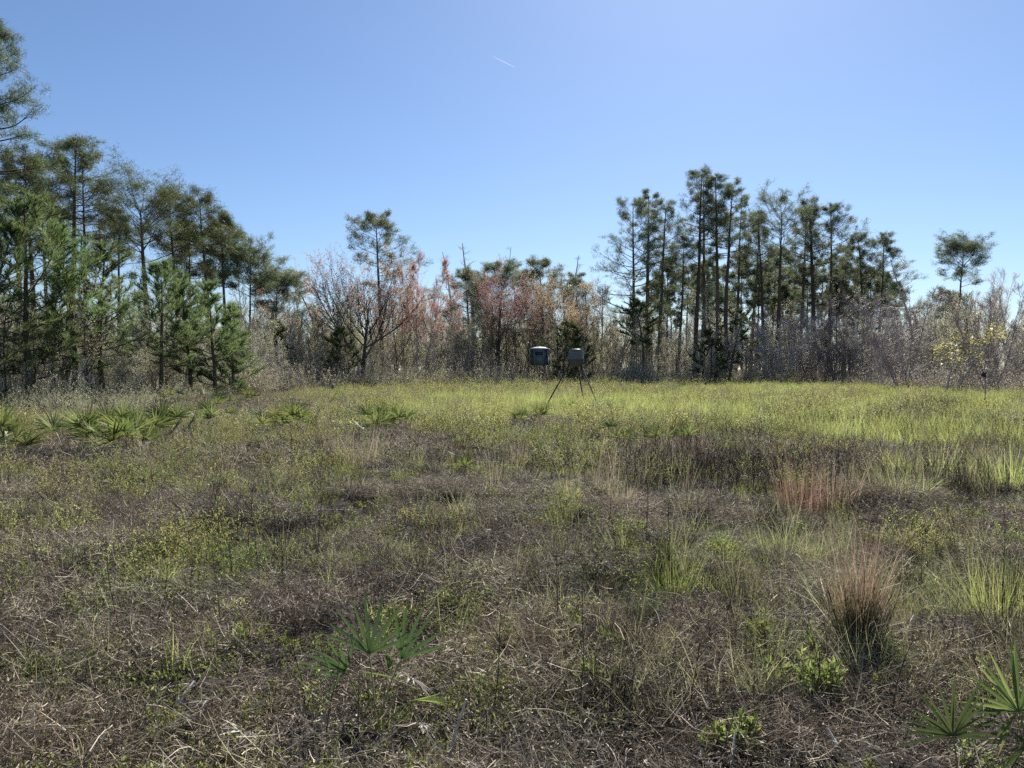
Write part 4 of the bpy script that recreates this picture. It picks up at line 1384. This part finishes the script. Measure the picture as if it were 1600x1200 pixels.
FX, FY = (900 - 800) / FPX * 29.3, 29.3
fz = ground_z(FX, FY)
fe = empty('deer_feeder', (FX, FY, fz))
tag(fe, 'olive plastic barrel feeder held up on three long splayed dark legs', 'feeder')
mb = MB()
mb.loft([circ(.315, 2.00), circ(.315, 2.03), circ(.300, 2.05), circ(.285, 2.27), circ(.275, 2.31), circ(.245, 2.335)])
mb.obj('barrel', BAR, fe, smooth=False)
mb = MB()
mb.loft([circ(.225, 2.33), circ(.235, 2.345), circ(.235, 2.375), circ(.15, 2.395), circ(.06, 2.40)])
mb.obj('lid', BAR, fe)
mb = MB()
mb.loft([circ(.16, 1.70), circ(.25, 1.74), circ(.285, 1.82), circ(.30, 1.96), circ(.325, 1.97), circ(.325, 2.0)])
mb.obj('lower_hopper', BAND, fe)
mb = MB()
for k in range(8):
    a = k * math.pi / 4 + .2
    Mx = Matrix.Rotation(a, 4, 'Z')
    mb.box((.285, -.02, 1.80), (.318, .02, 1.965), M=Mx)
mb.obj('rib', BAND, fe)
mb = MB()
mb.loft([circ(.05, 1.64, 12), circ(.07, 1.70, 12)])
mb.obj('chute', BLK, fe)
mb = MB()
mb.box((-.075, -.08, 1.47), (.065, .07, 1.64))
cb_ = mb.obj('control_box', BLK, fe)
mb = MB()
mb.loft([circ(.10, 1.445, 16), circ(.10, 1.455, 16)])
mb.obj('spinner_plate', MET, fe)
mb = MB()
Mx = Matrix.Translation((.24, -.02, 2.40)) @ Matrix.Rotation(math.radians(-22), 4, 'Y')
mb.box((-.10, -.08, -.008), (.10, .08, .008), M=Mx)
sp_o = mb.obj('solar_panel', BLK, fe)
rod((.2, -.02, 2.30), (.24, -.02, 2.395), .012).obj('panel_bracket', MET, fe)
feet = [gnd(848, 643), gnd(940, 646), Vector((3.02, 30.9, 0))]
tops = [(-.26, -.05, 1.80), (.17, -.16, 1.80), (.08, .22, 1.80)]
for ft, tp in zip(feet, tops):
    zf = ground_z(ft.x, ft.y) - fz - .03
    f = (ft.x - FX, ft.y - FY, zf)
    mb = rod(tp, f, .026, 8)
    leg = mb.obj('leg', MET, fe)
    c = np.array(f)
    t_ = np.array(tp)
    q = t_ + (c - t_) * .5
    q2 = t_ + (c - t_) * .53
    rod(q, q2, .027, 8).obj('leg_joint', MET, leg)
    mb = MB()
    mb.box((tp[0] - .025, tp[1] - .025, 1.74), (tp[0] + .025, tp[1] + .025, 1.92))
    mb.obj('leg_bracket', MET, leg)

# ------------------------------------------------------------------ box blind on a stand with ladder
BX, BY = (843.5 - 800) / FPX * 67, 67.0
bz = ground_z(BX, BY)
be = empty('box_blind', (BX, BY, bz), math.radians(-8))
tag(be, 'small grey green box blind with pale roof on a tall angle iron stand', 'hunting blind')
hw_, ch = .77, .27
oct_ = [(-hw_ + ch, -hw_), (hw_ - ch, -hw_), (hw_, -hw_ + ch), (hw_, hw_ - ch), (hw_ - ch, hw_), (-hw_ + ch, hw_), (-hw_, hw_ - ch), (-hw_, -hw_ + ch)]
z0_, z1_ = 2.02, 3.42


def octz(s, z):
    return np.array([(x * s, y * s, z) for x, y in oct_])


mb = MB()
mb.loft([octz(1.02, z0_ - .08), octz(1.02, z0_)])
mb.obj('floor_platform', PAND, be)
names = ['front_panel', 'corner_panel', 'side_panel', 'corner_panel', 'back_panel', 'corner_panel', 'side_panel', 'corner_panel']
for k in range(8):
    p, q = np.array(oct_[k]), np.array(oct_[(k + 1) % 8])
    d = q - p
    L_ = np.linalg.norm(d)
    d = d / L_
    nrm2 = np.array([d[1], -d[0]])
    Mx = Matrix(((d[0], nrm2[0], 0, p[0]), (d[1], nrm2[1], 0, p[1]), (0, 0, 1, 0), (0, 0, 0, 1)))
    corner = k % 2 == 1
    mat = PAND if corner else (PAN if k in (0, 4) else PAND)
    fr = MB()
    if corner:
        wx0, wx1, wz0, wz1 = L_ * .3, L_ * .7, 2.62, 3.22
    else:
        wx0, wx1, wz0, wz1 = L_ * .16, L_ * .84, 2.86, 3.12
    t_ = -.035
    fr.box((.01, t_, z0_), (wx0, 0, z1_), M=Mx)
    fr.box((wx1, t_, z0_), (L_ - .01, 0, z1_), M=Mx)
    fr.box((wx0, t_, z0_), (wx1, 0, wz0), M=Mx)
    fr.box((wx0, t_, wz1), (wx1, 0, z1_), M=Mx)
    if not corner:
        fr.box((L_ * .08, .0, z0_ + .12), (L_ * .92, .012, z0_ + .16), M=Mx)
        fr.box((L_ * .08, .0, 2.72), (L_ * .92, .012, 2.76), M=Mx)
    pnl = fr.obj(names[k], mat, be)
    g_ = MB()
    g_.box((wx0, -.025, wz0), (wx1, -.015, wz1), M=Mx)
    g_.obj('window', GLS, pnl)
mb = MB()
mb.loft([octz(1.06, z1_), octz(1.06, z1_ + .035), octz(.62, z1_ + .15), octz(.15, z1_ + .20)])
mb.obj('roof', WHT, be)
mb = MB()
mb.box((hw_ + .002, -.12, z0_ + .12), (hw_ + .03, .20, 2.70))
mb.obj('sun_gleam_edge', WHT, be)  # sun gleam on the blind's right edge, put in as a white strip
for sx in (-1, 1):
    for sy in (-1, 1):
        leg = rod((sx * .42, sy * .42, z0_ - .08), (sx * .72, sy * .72, -.1), .028, 6).obj('leg', MET, be)
for zz in (.9, 1.5):
    f_ = .72 - .30 * (zz / (z0_ - .08))
    for (a_, b_) in (((-1, -1), (1, -1)), ((1, -1), (1, 1)), ((1, 1), (-1, 1)), ((-1, 1), (-1, -1))):
        rod((a_[0] * f_, a_[1] * f_, zz), (b_[0] * f_, b_[1] * f_, zz), .016, 5).obj('cross_bar', MET, be)
for (a_, b_) in (((-.70, -.70, .1), (.45, -.45, 1.8)), ((.70, -.70, .1), (-.45, -.45, 1.8))):
    rod(a_, b_, .012, 5).obj('cross_bar', MET, be)
ld = rod((.05, -1.25, -.05), (.05, -.80, z0_), .022, 6).obj('ladder_rail', MET, be)
rod((.40, -1.25, -.05), (.40, -.80, z0_), .022, 6).obj('ladder_rail', MET, be)
for k in range(7):
    t_ = (k + .6) / 7.4
    yy, zz = -1.25 + .45 * t_, -.05 + (z0_ + .05) * t_
    rod((.05, yy, zz), (.40, yy, zz), .017, 6).obj('rung', MET, be)

# ------------------------------------------------------------------ trail camera on a post
g = Vector(((1540 - 800) / FPX * 30, 30, 0))
tz = ground_z(g.x, g.y)
te = empty('trail_camera', (g.x, g.y, tz))
tag(te, 'small dark camera box and tilted solar panel on a thin grey post', 'trail camera')
rod((0, 0, -.1), (-.015, 0, 1.42), .022, 8).obj('post', POST, te)
rod((-.11, .03, -.1), (-.02, .01, .55), .012, 6).obj('brace', MET, te)
mb = MB()
mb.box((-.17, -.09, 1.33), (-.03, .03, 1.50))
mb.box((-.155, -.105, 1.40), (-.045, -.09, 1.47))
cbx = mb.obj('camera_box', BLK, te)
mb = MB()
mb.box((-.12, -.112, 1.415), (-.08, -.104, 1.455))
mb.obj('lens', GLS, cbx)
rod((-.02, 0, 1.42), (.09, .02, 1.56), .010, 6).obj('bracket', MET, te)
mb = MB()
Mx = Matrix.Translation((.11, .02, 1.60)) @ Matrix.Rotation(math.radians(52), 4, 'Y') @ Matrix.Rotation(math.radians(-15), 4, 'X')
mb.box((-.10, -.08, -.008), (.10, .08, .008), M=Mx)
mb.obj('solar_panel', WHT, te)  # panel coloured white to carry the sun glare on its face

# ------------------------------------------------------------------ single grass clumps and heaps
CL = [
    # px, base y, height px, base radius px, material, blades, lean, bend, label
    (1342, 1052, 225, 15, 'red_grass', 380, .22, 1.3, 'big red brown broomsedge clump on a shade dark tussock at the lower right'),
    (1345, 1058, 140, 36, 'olive_grass', 200, .35, .6, 'olive skirt of grass round the foot of the big red brown clump'),
    (1325, 1046, 255, 24, 'tan_grass', 60, .7, 4.2, 'pale curling dry blades drooping from the left of the big red brown clump'),
    (1340, 1052, 175, 17, 'olive_grass', 220, .3, .6, 'olive stems inside the lower half of the big red brown clump'),
    (1250, 800, 108, 32, 'red_grass', 330, .22, .5, 'reddish dry grass clump with black stalks right of centre'),
    (1306, 792, 92, 30, 'red_grass', 180, .35, .4, 'thinner reddish grass clump just right of the black stalked one'),
    (565, 738, 80, 22, 'tan_grass', 170, .7, .6, 'pale tan dry grass clump leaning left beside the upright palmetto'),
    (1160, 965, 110, 18, 'olive_grass', 240, .30, .5, 'grey green tussock with a shade black base left of the big red brown clump'),
    (1052, 935, 85, 26, 'forb', 130, .75, .8, 'fresh green grass tuft in the right middle ground'),
    (1006, 985, 75, 24, 'palm', 260, .45, .4, 'compact dark green tuft like a seedling near the bottom centre'),
    (1562, 985, 140, 40, 'green_grass', 260, .5, .6, 'tall fresh green grass at the right picture edge'),
    (1225, 1035, 95, 34, 'forb', 150, .75, .7, 'green grass tuft between the leafy weeds and the big red brown clump'),
    (1575, 765, 80, 30, 'green_grass', 240, .55, .5, 'bright green grass stand at the far right of the middle ground'),
    (1380, 700, 34, 20, 'green_grass', 160, .5, .5, 'rounded bright grass tuft in the right middle field'),
    (1320, 695, 34, 18, 'green_grass', 140, .5, .5, 'small bright grass tuft left of the rounded one'),
    (890, 790, 36, 14, 'green_grass', 90, .6, .6, 'small yellowish tuft right of the dark clod of earth'),
    (640, 738, 40, 20, 'olive_grass', 160, .6, .6, 'low olive tuft below the palmettos in mid field'),
    (968, 800, 60, 20, 'tan_grass', 160, .35, .4, 'yellow tan grass clump in the centre of the field'),
    (885, 880, 50, 26, 'olive_grass', 160, .7, .7, 'sprawling olive tuft left of the fresh green one'),
    (1420, 790, 60, 24, 'green_grass', 110, .8, .9, 'arching green tuft on top of the straw covered mound'),
    (1385, 1075, 70, 26, 'bright_leaf', 80, .8, .6, 'short fresh green tuft at the right foot of the big red brown clump'),
    (250, 915, 40, 16, 'tan_grass', 110, .5, .4, 'little grey tan tuft in the left foreground'),
]
for (px, by, hp, rp, mat, nb, lean, bend, label) in CL:
    g = gnd(px, by)
    k = g.y / FPX
    mb = tuft_mesh(int(nb), hp * k * 1.05, max(.0045, min(.008, .0009 * g.y)), lean, bend, mat, rp * k, 6)
    o = mb.obj('grass_clump', M[mat])
    o.location = (g.x, g.y, ground_z(g.x, g.y) - .02)
    tag(o, label, 'grass clump', 'single grass clumps')
# tussock bases of near-black blades, the shade under the tufts put into their colour
for (px, by, hp, rp, label) in [(1342, 1050, 125, 20, 'matted base painted black with shade under the big red brown clump'), (1160, 968, 75, 20, 'matted base painted black with shade under the grey green tussock'),
                                (1006, 990, 40, 18, 'matted base painted dark with shade under the compact dark green tuft')]:
    g = gnd(px, by)
    k = g.y / FPX
    mb = tuft_mesh(700, hp * k, .007, .38, .35, 'twig', rp * k, 4)
    o = mb.obj('shade_dark_tussock', M['twig'])
    o.location = (g.x, g.y + .01, ground_z(g.x, g.y) - .02)
    tag(o, label, 'tussock')
# heaps of dead straw drooping over the mounds
heaps = ['dark clod of earth under a cap of dead straw left of centre', 'dark hole edged heap of straw right of centre', 'broad straw covered mound in the right middle ground',
         'low dark heap of dead twigs left of the dark clod', 'brown heap of fine twigs in the centre foreground']
for (mx, my, r, h), label in zip(MOUNDS[:5], heaps):
    mb = tuft_mesh(420, r * 1.2, .004, 2.2, 1.9, 'straw', r * .7, 6)
    o = mb.obj('straw_heap', M['straw'])
    o.location = (mx, my, ground_z(mx, my) - .03)
    tag(o, label, 'straw heap')

# ------------------------------------------------------------------ standing dead weed stalks
ST = [(322, 905, 175), (388, 900, 130), (405, 905, 110), (372, 880, 90), (60, 910, 95), (196, 930, 60), (495, 900, 120), (1010, 850, 100), (1048, 870, 90), (965, 880, 100),
      (1222, 790, 95), (1246, 800, 110), (1298, 790, 120), (1330, 800, 90), (1408, 730, 75), (1550, 770, 85), (1518, 740, 60), (905, 1120, 240), (985, 1150, 120), (1075, 1120, 150),
      (565, 1200, 250), (480, 1110, 200), (505, 1180, 220), (1265, 1130, 150), (1180, 1130, 60), (1290, 1130, 170), (1570, 1000, 190), (1468, 1040, 130), (640, 745, 70), (492, 745, 60),
      (350, 1010, 150), (190, 1010, 180), (240, 1010, 120), (835, 1190, 60), (963, 1195, 90), (1120, 1195, 100), (1390, 1160, 160), (1540, 720, 60), (1185, 740, 60), (430, 890, 100), (415, 850, 90), (440, 930, 110), (365, 930, 120), (345, 870, 110), (455, 860, 80), (300, 960, 90), (130, 1090, 100), (850, 960, 120), (870, 1000, 130), (930, 930, 100), (1130, 1010, 120), (1500, 900, 120), (1440, 930, 90), (1350, 700, 50), (1430, 720, 60), (1475, 760, 80), (770, 1130, 170), (740, 1180, 190)]
for (px, by, hp) in ST:
    if hp <= 0:
        continue
    g = gnd(px, by)
    k = g.y / FPX
    H = hp * k
    mb = MB()
    P = path([[0, 0, -.02]], [[R.normal() * .10, R.normal() * .1, 1]], H, 8, 0, .14)
    r0 = .0024 + .0002 * g.y
    mb.tubes(P, r0 * np.linspace(1, .35, 8)[None], 5)
    C, Cr, _ = spawn(P, r0 * np.linspace(1, .35, 8)[None], 7, .3, 1, 15, 50, lambda t, p: H * .28 + 0 * t, 4, .4, .25, .6, r0 * .4)
    mb.tubes(C, Cr, 3)
    D, Dr, _ = spawn(C, Cr, 3, .3, 1, 20, 50, lambda t, p: H * .09 + 0 * t, 3, .2, .3, .6, r0 * .3)
    mb.tubes(D, Dr, 3)
    o = mb.obj('dead_weed_stalk', M['twig'])
    o.location = (g.x, g.y, ground_z(g.x, g.y))
    where = ('standing near the reddish clump with black stalks' if px > 1150 and by < 860 else 'standing round the big red brown clump' if px > 1150 else
             'standing beside the near palmetto' if 450 < px < 780 and by > 1050 else 'standing in the bare ground left of the near palmetto' if px < 500 else
             'standing in the middle ground between the clods of earth' if by < 900 else 'standing between the near palmetto and red brown clump')
    tag(o, 'thin black weed stalk ' + where, 'dead weed', 'dead weed stalks ' + where)

# ------------------------------------------------------------------ single leafy weeds
WD = [
    (98, 1038, 38, 'bright_leaf', 'rosette', 'fresh green rosette of long leaves at the lower left'),
    (412, 1112, 26, 'bright_leaf', 'rosette', 'bright yellow green leaves lying flat left of the near palmetto'),
    (70, 890, 24, 'bright_leaf', 'rosette', 'fresh green tuft of leaves at the left picture edge'),
    (640, 835, 30, 'leaf_yellow', 'weed', 'small yellow leaved weed below the dark clod of earth'),
    (708, 962, 26, 'forb', 'weed', 'little green weed right above the near palmetto'),
    (905, 955, 30, 'leaf_yellow', 'weed', 'yellow tipped sprig left of the compact dark green tuft'),
    (900, 1085, 44, 'forb', 'weed', 'broad leaved green weed on a black stem at the bottom centre'),
    (1000, 1080, 30, 'bright_leaf', 'weed', 'yellow green sprig at the edge of the straw mat'),
    (1255, 1105, 90, 'forb', 'weed', 'tall leafy weed group left of the red brown clump foot'),
    (1290, 1110, 70, 'forb', 'weed', 'lower leafy weed beside the tall leafy group'),
    (1120, 1165, 62, 'forb', 'weed', 'leafy weed with upright tips at the bottom right of centre'),
    (1160, 1160, 60, 'forb', 'weed', 'dark leaved weed right of the one with upright tips'),
    (1420, 1080, 40, 'forb', 'weed', 'fine leaved green weed right of the red brown clump'),
    (20, 1085, 40, 'shrublet', 'weed', 'olive feathery weed near the lower left corner'),
    (355, 985, 45, 'shrublet', 'weed', 'rounded olive weed in the left foreground'),
    (1400, 1110, 50, 'shrublet', 'weed', 'pale fine leaved weed above the round dark palmetto fan'),
    (120, 950, 24, 'forb', 'weed', 'small green weed above the fresh green rosette'),
    (325, 750, 62, 'shrublet', 'weed', 'large olive bush standing alone at the left edge of the bare ground'),
    (205, 765, 18, 'bright_leaf', 'rosette', 'bright grass green spot on the bare ground at the left'),
    (172, 722, 20, 'bright_leaf', 'rosette', 'bright green tuft in front of the left palmetto row'),
]
for (px, by, hp, mat, kind, label) in WD:
    g = gnd(px, by)
    k = g.y / FPX
    H = hp * k
    if kind == 'rosette':
        mb = MB()
        n = 26
        az = R.random(n) * 6.283
        el = R.uniform(.15, 1.1, n)
        d = np.stack([np.cos(az) * np.cos(el), np.sin(az) * np.cos(el), np.sin(el)], 1)
        mb.leaves(d * .01, d, H * R.uniform(.8, 1.4, n), H * .28, up=np.array([[0, 0, 1.]]) + d * 0)
        o = mb.obj('leafy_weed', M[mat])
    else:
        ms = shrublet(7 if hp < 60 else 11, H, .05 if mat == 'forb' else .028, .016 if mat == 'forb' else .010, 7 if mat != 'shrublet' else 12, H * .45, mat, 'twig', .0022)
        o = bpy.data.objects.new('leafy_weed', ms)
        COL.objects.link(o)
    o.location = (g.x, g.y, ground_z(g.x, g.y))
    tag(o, label, 'weed', 'single leafy weeds')

# ------------------------------------------------------------------ fallen sticks
SK = [
    ((582, 874), (607, 841), .010, 'short pale stick propped up in the left middle ground'),
    ((525, 846), (578, 836), .018, 'dark rotten branch lying with a pale upper edge, left of the yellow weed'),
    ((500, 812), (566, 806), .009, 'long thin grey stick lying above the rotten branch'),
    ((620, 845), (670, 841), .009, 'thin grey stick lying beside the small yellow leaved weed'),
    ((1092, 1190), (1098, 1172), .012, 'short white stump of a stick at the bottom edge'),
    ((1142, 1195), (1148, 1145), .009, 'bare white forked stick at the bottom right of centre'),
    ((1308, 1198), (1292, 1138), .008, 'white stick standing at an angle at the lower right'),
    ((694, 1200), (722, 1090), .010, 'tall pair of pale bleached stalks right of the near palmetto'),
    ((263, 1110), (300, 1090), .014, 'pale splintered stick beside the grey dead palmetto fans'),
    ((225, 1070), (295, 1088), .006, 'long thin pale twig in the lower left'),
    ((1266, 992), (1312, 1050), .007, 'pale straight stem leaning against the red brown clump'),
    ((194, 616), (216, 628), .05, 'pale broken branch leaning at the edge of the wood'),
    ((900, 700), (940, 740), .010, 'pale dry grass stalks bent over in mid field'),
    ((1060, 870), (1120, 900), .008, 'long pale stem arched over the ground right of centre'),
    ((220, 806), (240, 812), .016, 'short piece of branch on the bare ground at the left'),
]
for (a, b, r, label) in SK:
    lo = a if a[1] > b[1] else b
    hi = b if lo is a else a
    g = gnd(*lo)
    tilt = (lo[1] - hi[1]) / max(1, abs(lo[0] - hi[0]))
    if tilt > .9:
        q = onray(hi[0], hi[1], g.y + .05)
    else:
        q = gnd(*hi)
        q.z = ground_z(q.x, q.y) + .06
    p0 = Vector((g.x, g.y, ground_z(g.x, g.y) + .02))
    d = np.array(q - p0)
    Ls = np.linalg.norm(d)
    mb = MB()
    P = path([[0, 0, 0]], [d], Ls, 8, 0, .12)
    Pr = (r * np.linspace(1, .5, 8))[None]
    mb.tubes(P, Pr, 6, cap=True)
    C, Cr, _ = spawn(P, Pr, 3, .3, .9, 20, 50, lambda t, p_: Ls * .25 + 0 * t, 4, 0, .3, .5, r * .3)
    mb.tubes(C, Cr, 4)
    o = mb.obj('fallen_stick', M['pale_bark'] if 'pale' in label or 'white' in label else M['grey_bark'])
    o.location = p0
    tag(o, label, 'stick')

# ------------------------------------------------------------------ contrail high in the sky
mc = bpy.data.materials.new('contrail_vapour')
mc.use_nodes = True
nt = mc.node_tree
nt.nodes.clear()
o_ = nt.nodes.new('ShaderNodeOutputMaterial')
t_ = nt.nodes.new('ShaderNodeBsdfTranslucent')
t_.inputs[0].default_value = (.9, .9, .9, 1)
ms = nt.nodes.new('ShaderNodeMixShader')
d_ = nt.nodes.new('ShaderNodeBsdfTransparent')
nt.links.new(d_.outputs[0], ms.inputs[1])
nt.links.new(t_.outputs[0], ms.inputs[2])
ms.inputs[0].default_value = .16
nt.links.new(ms.outputs[0], o_.inputs[0])
a, b = onray(768, 87, 6000), onray(806, 106, 5600)
mb = MB()
t = np.linspace(0, 1, 12)
P = np.array(a)[None] * (1 - t)[:, None] + np.array(b)[None] * t[:, None]
mb.tubes(P[None] - np.array(a), (np.array([.5, 1.2, 1.8, 2.2, 2.2, 2.4, 2.6, 2.4, 2.2, 1.8, 1.2, .3]) * 1.3)[None], 8)
o = mb.obj('contrail', mc)
o.location = a
tag(o, 'short thin white contrail high in the blue sky', 'contrail')
